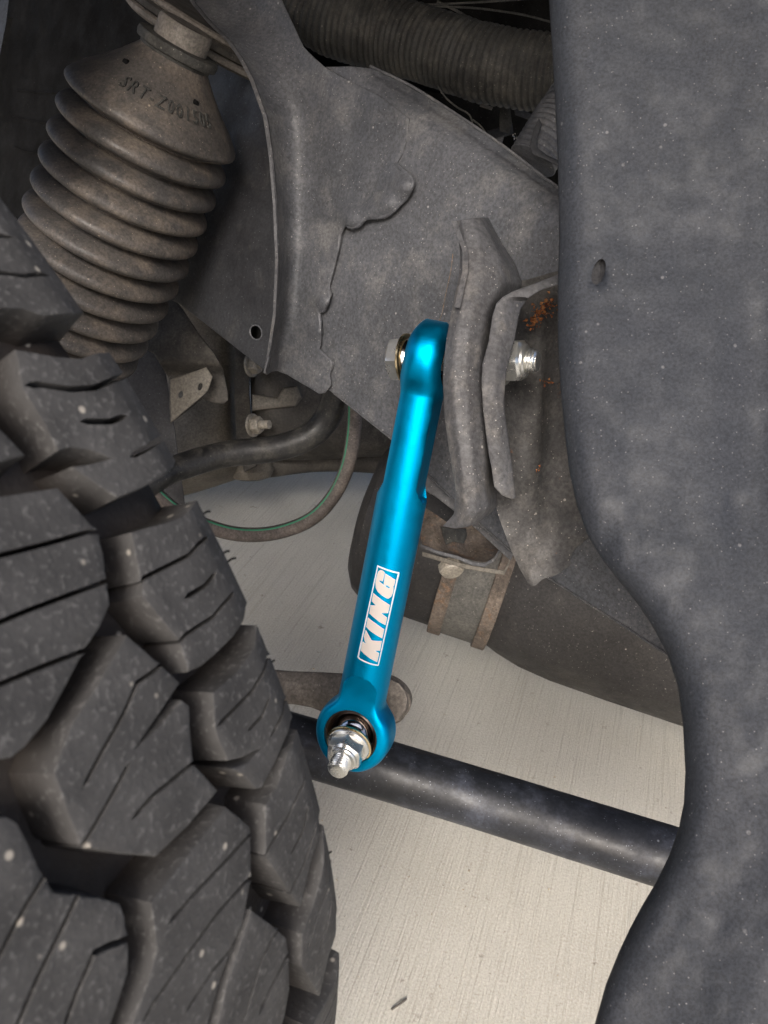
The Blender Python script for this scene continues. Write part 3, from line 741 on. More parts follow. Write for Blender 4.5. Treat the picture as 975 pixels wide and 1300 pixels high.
def pick(px, py):
    d = (P(px, py, 1)-CAM).normalized(); o = CAM-TC
    v = -.05; hit = False
    for _ in range(12):
        r = Rv(min(0, v)); dp = d-TA*d.dot(TA); op = o-TA*o.dot(TA)
        a = dp.dot(dp); b_ = 2*dp.dot(op); c = op.dot(op)-r*r; D = b_*b_-4*a*c
        if D < 0: hit = False; break
        t = (-b_-math.sqrt(D))/(2*a); q = CAM+d*t-TC; v = q.dot(TA); hit = True
    if hit and v <= 0 and v > -.3:
        return math.atan2(q.dot(E2), q.dot(E1))*RT, v
    th = min(STH, key=lambda e: (e[1][0]-px)**2+(e[1][1]-py)**2)[0]
    return th*RT, 0.
GD = .0155
car = []
prof = []
for v in np.linspace(-WT, 0, 28): prof.append((v+WT/2, Rv(v)-GD))
side = [(.139, .385), (.1445, .365), (.1475, .33), (.1475, .295), (.142, .262), (.130, .235), (.118, .222), (.108, .218)]
full = [(-x, r) for x, r in side[::-1]]+prof+side
V, Fc = lathe(Vector((0, 0, 0)), Vector((1, 0, 0)), full, 180, caps=False, u=Vector((0, 0, 1)))
me = fixn(mesh('carcass', V, Fc)); set_attr(me, 'groove_dirt_shade', [1.0 if abs(v[0]) < .137 else .35 for v in V])
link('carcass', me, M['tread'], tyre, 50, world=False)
def sipe_notch(loop, flags, line, w_, step):
    """cut a slit that starts at the outline and ends inside"""
    L = np.array(line, float)
    k = int(np.argmin(np.hypot(*(loop-L[0]).T)))
    n = len(loop); tg = loop[(k+1) % n]-loop[k-1]; tg /= np.hypot(*tg)+1e-12
    pts = resample_open(L, step)
    pts[0] = loop[k]
    if len(pts) < 3: return loop, flags
    tn = np.gradient(pts, axis=0); tn /= np.hypot(tn[:, 0], tn[:, 1])[:, None]+1e-12
    nr = np.stack([-tn[:, 1], tn[:, 0]], 1)
    if nr[0]@tg > 0: nr = -nr                     # side met first when walking CCW
    a = pts+nr*w_/2; b = pts-nr*w_/2
    # drop outline points near the mouth
    keep = [i for i in range(n) if i == k or np.hypot(*(loop[i]-loop[k])) > w_*.75]
    newl, newf = [], []
    for i in keep:
        if i == k:
            for p in a[:-1]: newl.append(p); newf.append(1)
            newl.append(pts[-1]); newf.append(1)
            for p in b[:-1][::-1]: newl.append(p); newf.append(1)
        else: newl.append(loop[i]); newf.append(flags[i])
    return np.array(newl), np.array(newf)
def resample_open(L, step):
    out = []
    for a, b in zip(L, L[1:]):
        k = max(1, int(round(np.hypot(*(b-a))/step)))
        for i in range(k): out.append(a+(b-a)*i/k)
    out.append(L[-1]); return np.array(out, float)
def slit(line, w_, step):
    pts = resample_open(np.array(line, float), step)
    tn = np.gradient(pts, axis=0); tn /= np.hypot(tn[:, 0], tn[:, 1])[:, None]+1e-12; nr = np.stack([-tn[:, 1], tn[:, 0]], 1)
    return np.concatenate([[pts[0]], (pts+nr*w_/2)[1:-1], [pts[-1]], (pts-nr*w_/2)[1:-1][::-1]])
def block_mesh(poly, sipes, shoulder=False):
    """poly and sipes in (s,v)"""
    st = .0024
    loop = resample(poly, st)
    if area(loop) < 0: loop = loop[::-1]
    # soft irregular outline
    flags = np.zeros(len(loop)); holes = []
    base = loop.copy()
    for line, w_ in sipes:
        L = np.array(line, float); d0 = edist(base, L[:1])[0]; d1 = edist(base, L[-1:])[0]
        if d1 < d0: L = L[::-1]; d0, d1 = d1, d0
        if d1 < .0025:      # stop short of the far side
            q = L[-1]-L[-2]; ln = np.hypot(*q); L[-1] = L[-2]+q*max(.2, (ln-.0022)/ln)
        if d0 < .0045: loop, flags = sipe_notch(loop, flags, L, w_, st)
        else:
            if inside(base, L).all(): holes.append(slit(L, w_, st))
    return cdt_solid(loop, tmap, GD+.001, .0006, .0006, st*1.6, holes=holes, closed=False, draft=.0011, notch=flags, hole_depth=GD)
def add_block(poly, sipes, name='tread_block', rot=0.):
    V, Fc, D = block_mesh(poly, sipes)
    me = mesh(name, V, Fc); set_attr(me, 'groove_dirt_shade', [max(0., min(1., (d-.0035)/.009)) for d in D])  # groove dirt and painted shade, stronger with depth
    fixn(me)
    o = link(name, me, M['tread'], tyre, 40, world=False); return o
def pk(l): return [pick(*p) for p in l]
W1, W2 = .0012, .0026
traced = [
 # shoulder row
 ([(-70, 236), (0, 232), (35, 262), (60, 300), (85, 330), (117, 390), (85, 398), (55, 401), (30, 392), (-70, 388)], [([(-60, 298), (0, 299), (18, 301)], W1), ([(-60, 346), (0, 346), (30, 350), (63, 350)], W1)]),
 ([(20, 443), (70, 452), (103, 455), (128, 447), (150, 438), (167, 458), (185, 485), (210, 530), (236, 577), (222, 592), (205, 606), (180, 620), (150, 632), (128, 618), (107, 604), (92, 592), (115, 589), (142, 582), (115, 571), (90, 568), (74, 572), (55, 535), (28, 492)],
  [([(22, 490), (50, 488), (90, 494), (120, 492), (140, 484), (158, 477)], W1*1.4), ([(100, 535), (140, 535), (162, 527)], W2*.7), ([(165, 580), (185, 570), (205, 557)], W2*.7)]),
 ([(167, 676), (189, 669), (210, 664), (233, 655), (254, 632), (262, 640), (276, 664), (296, 704), (320, 762), (312, 778), (297, 808), (274, 831), (256, 846), (240, 853), (228, 815), (200, 780), (181, 757), (180, 740), (172, 702)],
  [([(176, 737), (210, 720), (240, 705), (253, 690), (264, 681)], W1), ([(233, 760), (260, 744), (275, 726)], W2*.6), ([(229, 810), (271, 783), (284, 767), (297, 750)], W1)]),
 ([(271, 879), (299, 856), (325, 818), (339, 789), (346, 806), (358, 836), (370, 867), (378, 891), (374, 909), (364, 935), (349, 970), (333, 1000), (325, 1002), (312, 986), (294, 976), (315, 968), (332, 950), (308, 962), (290, 966), (278, 940), (273, 925)],
  [([(270, 928), (320, 878), (335, 852), (342, 830)], W1), ([(314, 929), (333, 909), (343, 883)], W1), ([(343, 937), (354, 917), (363, 886)], W1)]),
 ([(338, 1022), (352, 1000), (366, 955), (378, 926), (386, 930), (392, 940), (402, 974), (411, 1027), (405, 1063), (395, 1096), (382, 1152), (374, 1142), (365, 1130), (337, 1087)],
  [([(338, 1083), (367, 1035), (380, 1006), (388, 980)], W1), ([(369, 1085), (385, 1055), (392, 1020)], W1), ([(370, 1130), (387, 1096), (397, 1063), (402, 1035)], W1)]),
 ([(384, 1186), (397, 1154), (408, 1115), (413, 1048), (420, 1055), (426, 1077), (432, 1126), (429, 1154), (418, 1213), (406, 1265), (397, 1250), (383, 1226)],
  [([(385, 1221), (402, 1169), (414, 1138), (420, 1095)], W1), ([(404, 1213), (415, 1179), (421, 1144)], W1)]),
 # second row
 ([(-70, 478), (0, 543), (33, 578), (0, 587), (-70, 600)], []),
 ([(-70, 640), (0, 630), (40, 624), (74, 619), (100, 648), (125, 675), (132, 705), (136, 737), (140, 768), (128, 795), (108, 826), (85, 870), (60, 915), (32, 949), (15, 962), (-70, 975)],
  [([(120, 673), (60, 690), (0, 705), (-60, 725)], W1), ([(137, 737), (38, 774), (0, 790), (-60, 815)], W1), ([(109, 825), (50, 848), (0, 869), (-60, 890)], W1)]),
 ([(161, 806), (205, 844), (229, 867), (215, 888), (172, 951), (200, 925), (232, 889), (241, 896), (242, 928), (246, 969), (262, 987), (277, 1004), (240, 1048), (198, 1088), (150, 1084), (104, 1075), (85, 1030), (68, 982), (90, 923), (123, 872)],
  [([(206, 845), (174, 867), (159, 903), (130, 955), (104, 1003)], W1), ([(106, 1073), (138, 1018), (166, 967)], W1), ([(245, 969), (195, 1010), (167, 1041)], W1)]),
 ([(288, 1025), (305, 1038), (318, 1050), (319, 1080), (319, 1115), (314, 1145), (308, 1174), (296, 1200), (280, 1244), (262, 1310), (250, 1380), (140, 1390), (169, 1300), (188, 1248), (200, 1208), (196, 1175), (192, 1146), (240, 1085)],
  [([(318, 1059), (290, 1090), (250, 1132), (213, 1174)], W1), ([(318, 1113), (277, 1159), (240, 1210), (200, 1267), (180, 1300)], W1), ([(299, 1199), (272, 1231), (236, 1285)], W1)]),
 ([(320, 1156), (337, 1168), (354, 1181), (364, 1191), (367, 1213), (368, 1256), (362, 1290), (350, 1330), (330, 1390), (262, 1390), (273, 1320), (287, 1256), (304, 1205)],
  [([(352, 1181), (333, 1218), (323, 1251), (308, 1300)], W1), ([(367, 1211), (344, 1256), (328, 1290)], W2)]),
 # third row
 ([(-70, 1052), (8, 1036), (23, 1045), (38, 1074), (51, 1103), (69, 1133), (128, 1140), (153, 1147), (159, 1165), (164, 1205), (163, 1236), (152, 1270), (138, 1310), (110, 1390), (-70, 1390)],
  [([(41, 1137), (20, 1174), (0, 1213), (-40, 1290)], W1), ([(97, 1142), (75, 1188), (51, 1236), (23, 1300), (0, 1350)], W1*1.2), ([(162, 1194), (140, 1200), (120, 1210), (97, 1262), (80, 1310)], W1*1.3)]),
]
if 1:
    spans = []
    for poly, sip in traced:
        p2 = pk(poly); s2 = [(pk(l), w_) for l, w_ in sip]
        spans.append((p2, s2)); add_block(p2, s2)
    # rest of the circumference: repeat shoulder, second and centre blocks; mirror them for the outboard half
    def smean(p): return sum(q[0] for q in p)/len(p)
    PITCH_S = 2*math.pi*RT/40
    used = [min(q[0] for p, _ in spans for q in p), max(q[0] for p, _ in spans[:6] for q in p)]
    cs = 2*math.pi*RT
    def srange(idx):
        return min(q[0] for i in idx for q in spans[i][0]), max(q[0] for i in idx for q in spans[i][0])
    rows = [(2, srange(range(0, 6)), False), (8, srange(range(6, 11)), False), (8, None, True), (2, None, True), (8, srange([11]), 'mid')]
    for ti, rng, mir in rows:
        p, sp = spans[ti]
        f = (lambda q: (q[0], -.137+(q[1]+.0655)*.88)) if mir == 'mid' else (lambda q: (-q[0]+.03, -WT-q[1])) if mir else (lambda q: q)
        pp = [f(q) for q in p]; ss = [([f(q) for q in l], w_) for l, w_ in sp]
        if mir is True: pp = pp[::-1]
        ext = max(q[0] for q in pp)-min(q[0] for q in pp)+.006; m0 = (max(q[0] for q in pp)+min(q[0] for q in pp))/2
        if rng: a0, a1 = rng[1]+.004, rng[0]-.004+cs
        else: a0, a1 = m0-ext/2, m0-ext/2+cs
        num = int((a1-a0)/ext); pitch_ = (a1-a0)/num; proto = None
        for k in range(num):
            c = a0+pitch_*(k+.5)
            if proto is None:
                proto = add_block(pp, ss); o = proto
            else:
                o = proto.copy(); COL.objects.link(o); o.parent = tyre
            o.rotation_euler.x = (c-m0)/RT
# vent hairs
hv = []
for (x, y, dx, dy) in ((270, 648, 10, -4), (293, 700, 9, -4), (297, 712, 12, -6), (361, 838, 5, -4), (426, 1086, 5, -5)):
    th = min(STH, key=lambda e: (e[1][0]-x)**2+(e[1][1]-y)**2)[0]
    p = TC+(E1*math.cos(th)+E2*math.sin(th))*(RT-.004); X = PX(p); q = P(X[0]+dx, X[1]+dy, (p-CAM).dot(CF))
    hv.append(tube_along([p, (p+q)/2+CU*.0004, q], .00035, 6, 3))
V, Fc = join(hv)
M3 = tyre.rotation_euler.to_matrix().transposed()
link('vent_hairs', mesh('hair', [M3 @ (Vector(v)-hub) for v in V], Fc), M['black'], tyre, None, world=False, kind='stuff')

# ================================================================== LOWER BAR + LEVER ARM
bc = [P(120, 868, .80), P(400, 951, .752), P(600, 1011, .735), P(825, 1081, .700), P(1100, 1166, .66)]
bar = thing('sway_bar', 'thick shiny black painted tube bar crossing under the lower end of the blue rod', 'stabiliser bar', P(600, 1011, .735))
add('bar_tube', tube_along(bc, .0260, 48, 16), M['bar'], bar, 50)
arm = thing('lever_arm', 'dull brown flattened lever arm with rounded end, behind the lower eye of the blue rod', 'lever arm', P(430, 880, .70))
def d_arm(x, y): return .705-.0002*(x-430)+.004*((y-875)/24)**2*(1 if x < 450 else 0)+.0006*nz(x*.06, y*.06)
add('arm_plate', patch([(250, 846), (330, 848), (368, 852), (400, 853), (440, 855), (466, 857), (492, 860), (507, 867), (515, 877), (518, 889), (515, 902), (508, 914), (490, 925), (465, 930), (440, 925), (415, 906), (395, 898), (372, 894), (330, 893), (250, 892)], d_arm, .012, step=6, bw=3, bh=.002), M['arm'], arm, 50)
add('end_cap', lathe(P(488, 891, .716), CV(-.30, -.42, -.85), [(-.012, .0195), (-.010, .0222), (-.004, .0225), (-.003, .0210), (.004, .0212), (.006, .0195)], 56), M['arm'], arm, 35)

# ================================================================== BELLOWS
bel = thing('bellows_boot', 'dusty ribbed rubber bellows boot with embossed part number, hanging above the tyre at upper left', 'bellows', P(192, 146, .86))
BA = CV(-.595, -.93, .55).normalized(); BC = P(195, 146, .82)
Rb = .0862; stp = .0262
prof = []
def rad_env(t):
    k = t/stp; return Rb*interp([(0, 1.0), (5, 1.02), (7, .98), (9, .93), (11, .86), (12, .80)], k)
cone = [(-.060, .0325), (-.057, .033), (-.051, .038), (-.040, .048), (-.027, .061), (-.016, .074), (-.0075, .0818), (-.003, .0854), (0, .0862)]
prof = list(cone)
k = 0
for i in range(1, 12*16+1):
    u = i/16.; f = u % 1
    # lobe: broad upper slope, tight outer lip, undercut valley
    sh = (f/.40)**2.2 if f < .40 else ((1-f)/.60)**2.2
    prof.append((u*stp, rad_env(u*stp)-.0215*sh))
V, Fc = lathe(BC, BA, prof, 120, lambda a, t, r: r*(1+.006*nz(math.cos(a)*2, math.sin(a)*2, t*30)), u=CR)
add('rubber_boot', (V, Fc), M['bellows'], bel, 60)
add('neck_ring', lathe(BC-BA*.070, BA, [(0, .036), (.001, .0385), (.005, .0395), (.009, .0385), (.010, .034), (.013, .034)], 64), M['hose'], bel)
add('collar', lathe(BC-BA*.088, BA, [(0, .0245), (.003, .026), (.020, .026)], 48), M['seat'], bel)
# embossed part number on the cap
def cone_r(t): return interp([(a, b) for a, b in cone], t)
tcu = bpy.data.curves.new('txt', 'FONT'); tcu.body = 'SRT-Z001505'; tcu.size = .0135; tcu.space_character = 1.25; tcu.resolution_u = 2
tob = bpy.data.objects.new('txt', tcu); COL.objects.link(tob); bpy.context.view_layer.update()
tm = bpy.data.meshes.new_from_object(tob.evaluated_get(bpy.context.evaluated_depsgraph_get())); bpy.data.objects.remove(tob)
xs = [v.co.x for v in tm.vertices]; wx = max(xs)
ub = (CR-BA*CR.dot(BA)).normalized(); vb = BA.cross(ub)
angA = None
def cone_pt(a, t, h=0): return BC+BA*t+(ub*math.cos(a)+vb*math.sin(a))*(cone_r(t)+h)
# angle at which a surface point shows nearest a pixel
def cone_pick(x, y):
    best = None
    for a in np.linspace(0, 2*math.pi, 181):
        for t in np.linspace(-.055, -.004, 40):
            p = cone_pt(a, t); n = (ub*math.cos(a)+vb*math.sin(a))
            if n.dot(CAM-p) < 0: continue
            q = PX(p); d = (q[0]-x)**2+(q[1]-y)**2
            if best is None or d < best[0]: best = (d, a, t)
    return best[1], best[2]
(a1, t1), (a2, t2) = cone_pick(150, 106), cone_pick(268, 162)
if a2-a1 > math.pi: a2 -= 2*math.pi
if a1-a2 > math.pi: a1 -= 2*math.pi
bm = bmesh.new(); bm.from_mesh(tm)
bmesh.ops.subdivide_edges(bm, edges=bm.edges, cuts=0)
for v in bm.verts:
    f = v.co.x/wx; a = lerp(a1, a2, f); t = lerp(t1, t2, f)-v.co.y
    v.co = cone_pt(a, t, .0007)
geo = bmesh.ops.extrude_face_region(bm, geom=bm.faces[:])
for v in [g for g in geo['geom'] if isinstance(g, bmesh.types.BMVert)]:
    rr_ = v.co-BC; rr_ = (rr_-BA*rr_.dot(BA)).normalized(); v.co += rr_*.0020
bm.to_mesh(tm); bm.free(); fixn(tm)
tm.materials.clear()
link('embossed_number', tm, M['hose'], bel, 30)
for (x, y) in ((158, 80), (249, 132)):
    a, t = cone_pick(x, y); p = cone_pt(a, t, .0002); n = (ub*math.cos(a)+vb*math.sin(a)).normalized()
    add('vent_hole', lathe(p-n*.003, n, [(0, .0032), (.0034, .0032), (.0036, .0026)], 20), M['black'], bel)

# spring seat plates over the bellows
seat = thing('spring_seat', 'stacked curved steel seat plates above the bellows boot', 'spring seat', P(240, 50, .83))
_b = None
_u = (CR-BA*CR.dot(BA)).normalized(); _v = BA.cross(_u)
for _py in range(0, 260, 3):
    _c = P(262, _py, .90); _ys = []
    for _k in range(72):
        _q = PX(_c-BA*.004+(_u*math.cos(_k*math.pi/36)+_v*math.sin(_k*math.pi/36))*.0905)
        if abs(_q[0]-255) < 9: _ys.append(_q[1])
    if _ys and (_b is None or abs(max(_ys)-70) < _b[0]): _b = (abs(max(_ys)-70), _py)
SC = P(262, _b[1], .90); print('SEAT', _b)
add('seat_plate', lathe(SC, BA, [(-.026, .02), (-.026, .088), (-.024, .0905), (-.021, .0905), (-.019, .088), (-.019, .02)], 96, u=CR), M['seat'], seat, 30)
add('seat_isolator', lathe(SC, BA, [(-.0188, .02), (-.0188, .086), (-.016, .0885), (-.011, .0885), (-.009, .086), (-.009, .02)], 96, u=CR), M['brown_dark'], seat, 30)
add('seat_plate', lathe(SC, BA, [(-.0088, .02), (-.0088, .088), (-.007, .0905), (-.003, .090), (0, .084), (.003, .05), (.003, .02)], 96, u=CR), M['seat'], seat, 30)

# ================================================================== UPPER CONVOLUTED HOSE
hs = thing('convoluted_hose', 'large dirty black corrugated hose running across the top behind the frame rail', 'hose', P(560, 60, .92))
hp = [P(300, -55, .98), P(350, -18, .97), P(400, 16, .96), P(450, 34, .95), (P(500, 46, .94)), P(560, 63, .92), P(620, 82, .90), P(690, 92, .88), P(760, 96, .86), P(860, 100, .84)]
def rh(s): return .030+.0075*sstep(.05, .17, s)+(.0013*math.sin(s*2*math.pi/.0075))+.0010*nz(s*60, 1)
add('corrugated_tube', tube_along(hp, rh, 40, 44, wob=lambda s, a: .03*nz(s*25, math.cos(a), math.sin(a))), M['hose'], hs, 60)
h2 = thing('ribbed_duct', 'small grey ribbed duct in a square clamp at the right, under the large corrugated hose', 'duct', P(705, 175, .80))
add('duct_tube', tube_along([P(676, 205, .80), P(700, 165, .80), P(730, 120, .81), P(760, 60, .83)], lambda s: .0235+.0010*math.sin(s*2*math.pi/.0052), 36, 24), M['frame'], h2, 60)
add('duct_clamp', patch([(677, 165), (672, 186), (676, 196), (690, 202), (706, 210), (750, 225), (750, 215), (710, 204), (693, 196), (683, 188), (682, 176), (688, 158), (684, 150)], lambda x, y: .772, .008, step=6, bw=1.5), M['frame_dark'], h2)

# ================================================================== TANK WITH STRAP
tk = thing('muffler', 'dusty dark cylindrical muffler tank with rounded end, behind the frame rail above the concrete', 'muffler', P(620, 720, 1.0))
TAx = CV(.94, -.30, -.12).normalized(); T0 = P(468, 648, 1.03)
Rk = .1215
pr = [(-.006, .0), (-.004, .05), (.002, .085), (.012, .103), (.022, .110), (.030, .1125), (.034, .1155), (.0385, .1165), (.043, .1155), (.10, .1165), (.185, .1168), (.200, .1225), (.230, .1300), (.27, .134), (.34, .1355), (.42, .1355), (.75, .1355)]
pr = [(a, b*.95) for a, b in pr]
pr2 = []
for (a, b), (c, d) in zip(pr, pr[1:]):
    for i in range(6): pr2.append((lerp(a, c, i/6), lerp(b, d, i/6)))
add('tank_shell', lathe(T0, TAx, pr2, 96, lambda a, t, r: r*(1+.004*nz(math.cos(a)*1.5, math.sin(a)*1.5, t*9)), u=CU), M['tank'], tk, 30)
st = thing('tank_strap', 'grey steel strap with two rusty brown ribs wrapped round the muffler tank', 'strap', P(568, 760, .92))
for nm, a, b, h, mt in (('strap_band', .126, .176, -.0025, 'strap_mid'), ('strap_rib', .114, .130, .0015, 'strap'), ('strap_rib', .169, .185, .0015, 'strap')):
    add(nm, lathe(T0, TAx, [(a, .108), (a, .1165+h), (a+.001, .1175+h), (b-.001, .1175+h), (b, .1165+h), (b, .108)], 96, u=CU), M[mt], st, 30)

# hanger sitting on the strap
hg = thing('hanger_bracket', 'crumpled rusty brown hanger bracket with bolt, clamped on top of the tank strap', 'hanger', P(585, 700, .80))
rowsH = [
 [(536, 642, .80), (552, 652, .79), (570, 664, .79), (590, 668, .80), (612, 668, .81), (632, 678, .82)],
 [(534, 662, .79), (552, 672, .782), (572, 690, .792), (592, 686, .81), (612, 680, .82), (636, 690, .82)],
 [(534, 680, .785), (552, 690, .778), (574, 700, .788), (594, 704, .80), (614, 700, .80), (636, 696, .81)],
 [(536, 692, .78), (554, 698, .774), (576, 704, .776), (598, 711, .778), (618, 713, .78), (632, 703, .80)]]
add('hanger_saddle', sheet(rowsH, .003, 8, 8, .003, .05), M['strap'], hg, 50)
def stripe(pts, wd, d, th=.003):
    up = [(x, y) for x, y in pts]; dn = [(x, y+wd) for x, y in pts[::-1]]
    return patch(up+dn, lambda x, y: d+.0005*nz(x*.1, y*.1), th, step=5, bw=1.4, bh=.0008)
add('hanger_lip', stripe([(534, 690), (556, 699), (580, 705), (600, 713), (615, 715), (627, 708), (634, 696), (640, 690), (640, 696)], 5, .770, .006), M['bracket'], hg)
add('hanger_lip', stripe([(536, 700), (560, 707), (590, 716), (618, 721), (640, 724), (646, 712), (648, 704), (650, 704)], 6, .776, .006), M['brown'], hg)
add('isolator', patch([(560, 668), (575, 671), (592, 671), (593, 680), (589, 690), (575, 688), (566, 692), (562, 680)], lambda x, y: .762+.0006*abs(x-576), .012, step=5, bw=2.5, bh=.002), M['hose'], hg)
add('hanger_bolt', hexnut(P(572, 716, .79), CV(.1, -.75, -.6), .0105, .010, CR, .8), M['castbolt'], hg, 25)
add('web_stay', patch([(540, 600), (556, 612), (600, 655), (652, 704), (648, 712), (596, 664), (552, 630), (538, 622)], lambda x, y: .75, .01, step=6, bw=1.5), M['bracket'], hg)

# ================================================================== SMALL HOSES
gh = thing('vent_hose', 'brown rubber hose with green stripe looping down in a U above the concrete', 'hose', P(380, 668, 1.0))
ghp = [P(447, 440, .96), P(450, 500, .97), P(449, 548, .98), P(441, 592, .99), (P(423, 630, 1.0)), P(395, 659, 1.0), P(355, 675, 1.0), P(315, 679, .99), P(275, 672, .98), P(225, 650, .96), P(180, 610, .95)]
add('hose_tube', tube_along(ghp, .0088, 24, 14), M['rubber_hose'], gh, 60)
def inner(p, k):      # stripe on the upper inner side of the U
    cx = P(345, 540, .97); q = (cx-p).normalized(); return p+(q*.75-CF*.66).normalized()*.0079
add('green_stripe', tube_along([inner(p, i) for i, p in enumerate(ghp)], .0016, 10, 14), M['green'], gh)
pp_ = thing('black_pipe', 'thick black pipe bending up behind the gusset above the green striped hose', 'pipe', P(330, 570, 1.0))
add('pipe_tube', tube_along([P(150, 640, .93), P(200, 606, .95), P(232, 592, .97), P(285, 577, .99), (P(345, 570, 1.0)), P(385, 558, 1.0), P(410, 538, 1.0), P(425, 508, .99), P(430, 460, .98), P(430, 380, .98)], .0158, 32, 14), M['pipe'], pp_, 60)

# ================================================================== BACKGROUND RUNNING GEAR
gb = thing('gearbox_housing', 'dusty brown gearbox housing with flange bolts, seen under the frame rail', 'gearbox', P(330, 500, 1.25))
rowsG = [
 [(60, 300, 1.40), (160, 320, 1.34), (230, 340, 1.30), (280, 350, 1.30), (310, 355, 1.33)],
 [(60, 430, 1.36), (160, 440, 1.30), (230, 440, 1.26), (282, 440, 1.27), (304, 440, 1.31)],
 [(60, 520, 1.34), (160, 530, 1.28), (230, 520, 1.24), (280, 515, 1.25), (300, 515, 1.30)],
 [(60, 600, 1.34), (160, 605, 1.29), (230, 600, 1.25), (284, 592, 1.26), (306, 588, 1.31)],
 [(60, 640, 1.40), (160, 640, 1.36), (230, 630, 1.33), (290, 612, 1.33), (310, 604, 1.36)]]
add('housing_shell', sheet(rowsG, .02, 8, 8, .002, .03), M['brown'], gb, 60)
rowsG2 = [
 [(322, 350, 1.27), (345, 350, 1.25), (400, 350, 1.26), (470, 350, 1.27), (560, 350, 1.3)],
 [(318, 440, 1.26), (340, 440, 1.23), (400, 440, 1.24), (470, 440, 1.26), (560, 440, 1.3)],
 [(318, 500, 1.26), (340, 500, 1.22), (400, 500, 1.24), (470, 500, 1.26), (560, 500, 1.3)],
 [(322, 560, 1.28), (345, 562, 1.25), (400, 562, 1.26), (470, 562, 1.28), (560, 562, 1.3)],
 [(326, 582, 1.34), (350, 584, 1.32), (400, 584, 1.32), (470, 580, 1.32), (560, 580, 1.34)]]
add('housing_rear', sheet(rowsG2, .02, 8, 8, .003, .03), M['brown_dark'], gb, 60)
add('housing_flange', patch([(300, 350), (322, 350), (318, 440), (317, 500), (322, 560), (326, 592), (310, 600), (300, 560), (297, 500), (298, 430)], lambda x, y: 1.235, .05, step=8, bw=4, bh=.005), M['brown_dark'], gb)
add('housing_rib', patch([(320, 500), (352, 505), (360, 492), (378, 490), (384, 505), (376, 516), (320, 522)], lambda x, y: 1.215, .03, step=6, bw=4, bh=.006), M['brown'], gb)
for (x, y) in ((322, 464), (324, 540)):
    c = P(x-4, y, 1.21); ax = CV(.90, .0, -.42)
    add('flange_bolt', join([lathe(c, ax, [(0, .017), (.003, .017)], 28), hexnut(c+ax*.003, ax, .0115, .012, CU, .8), lathe(c+ax*.015, ax, [(0, .0065), (.015, .0062)], 20)]), M['castbolt'], gb, 25)
bp_ = thing('bracket_plate', 'dark folded bracket plate with two small holes, left behind the lower bellows', 'bracket', P(250, 480, 1.08))
def d_bp(x, y): return 1.08-.0002*(x-240)+(.03*sstep(460, 476, y)-.03)*1.0-.03*sstep(480, 430, y)*0+.001*nz(x*.05, y*.05)
add('plate', patch([(150, 360), (215, 372), (232, 392), (250, 420), (272, 448), (283, 468), (289, 495), (290, 508), (284, 513), (272, 512), (258, 506), (222, 534), (216, 538), (214, 480), (196, 450), (150, 420)], d_bp, .006, step=7, bw=2.5, bh=.002,
    holes=[ell(229.5, 501, 3, 5, .3, 14), ell(254, 491, 3, 5, .3, 14)]), M['brown_dark'], bp_, 50)
add('plate_front', patch([(216, 482), (262, 466), (270, 478), (264, 496), (256, 504), (222, 532), (217, 536)], lambda x, y: 1.045, .004, step=6, bw=1.5, holes=[ell(229.5, 501, 3, 5, .3, 14), ell(254, 491, 3, 5, .3, 14)]), M['brown'], bp_, 50)
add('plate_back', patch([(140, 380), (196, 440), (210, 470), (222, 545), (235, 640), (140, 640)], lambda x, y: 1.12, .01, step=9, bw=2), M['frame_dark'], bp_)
cm = thing('cross_member', 'low dark brown cross member beam under the gearbox housing', 'cross member', P(380, 580, 1.34))
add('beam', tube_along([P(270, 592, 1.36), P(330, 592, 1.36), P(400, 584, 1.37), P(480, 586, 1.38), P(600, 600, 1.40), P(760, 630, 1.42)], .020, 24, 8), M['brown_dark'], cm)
add('beam_foot', lathe(P(318, 596, 1.33), CV(0, 1, -.2), [(-.016, .02), (-.012, .032), (0, .038), (.02, .03)], 32), M['brown'], cm)

# dark cavity behind the rail: floor pan and a few brackets, wires
ub_ = thing('vehicle_underbody', 'black underbody and inner bay panels filling the shadow above and behind the frame rail', 'underbody', (0, 1.9, .6))
def box(lo, hi):
    x0, y0, z0 = lo; x1, y1, z1 = hi
    V = [(x0, y0, z0), (x1, y0, z0), (x1, y1, z0), (x0, y1, z0), (x0, y0, z1), (x1, y0, z1), (x1, y1, z1), (x0, y1, z1)]
    return [Vector(v) for v in V], [(3, 2, 1, 0), (4, 5, 6, 7), (0, 1, 5, 4), (1, 2, 6, 5), (2, 3, 7, 6), (3, 0, 4, 7)]
add('floor_pan', box((-1.6, 1.45, .62), (1.6, 1.9, .66)), M['black'], ub_, None)  # black colour holds the shade of the cavity
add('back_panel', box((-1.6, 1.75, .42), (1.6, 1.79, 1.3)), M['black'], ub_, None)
for pts, r in (([(555, 2), (580, 14), (605, 30), (640, 60)], .0016), ([(540, 8), (600, 10), (660, 18), (700, 28)], .0012), ([(540, 6), (620, 2), (720, -6)], .0012),
               ([(556, 110), (566, 124), (580, 136), (596, 146), (600, 162), (598, 175)], .0009), ([(600, 152), (612, 162), (619, 176), (618, 190)], .0009)):
    add('wire', tube_along([P(x, y, 1.02 if y < 100 else .88) for x, y in pts], r, 8, 6), M['hose'], ub_)
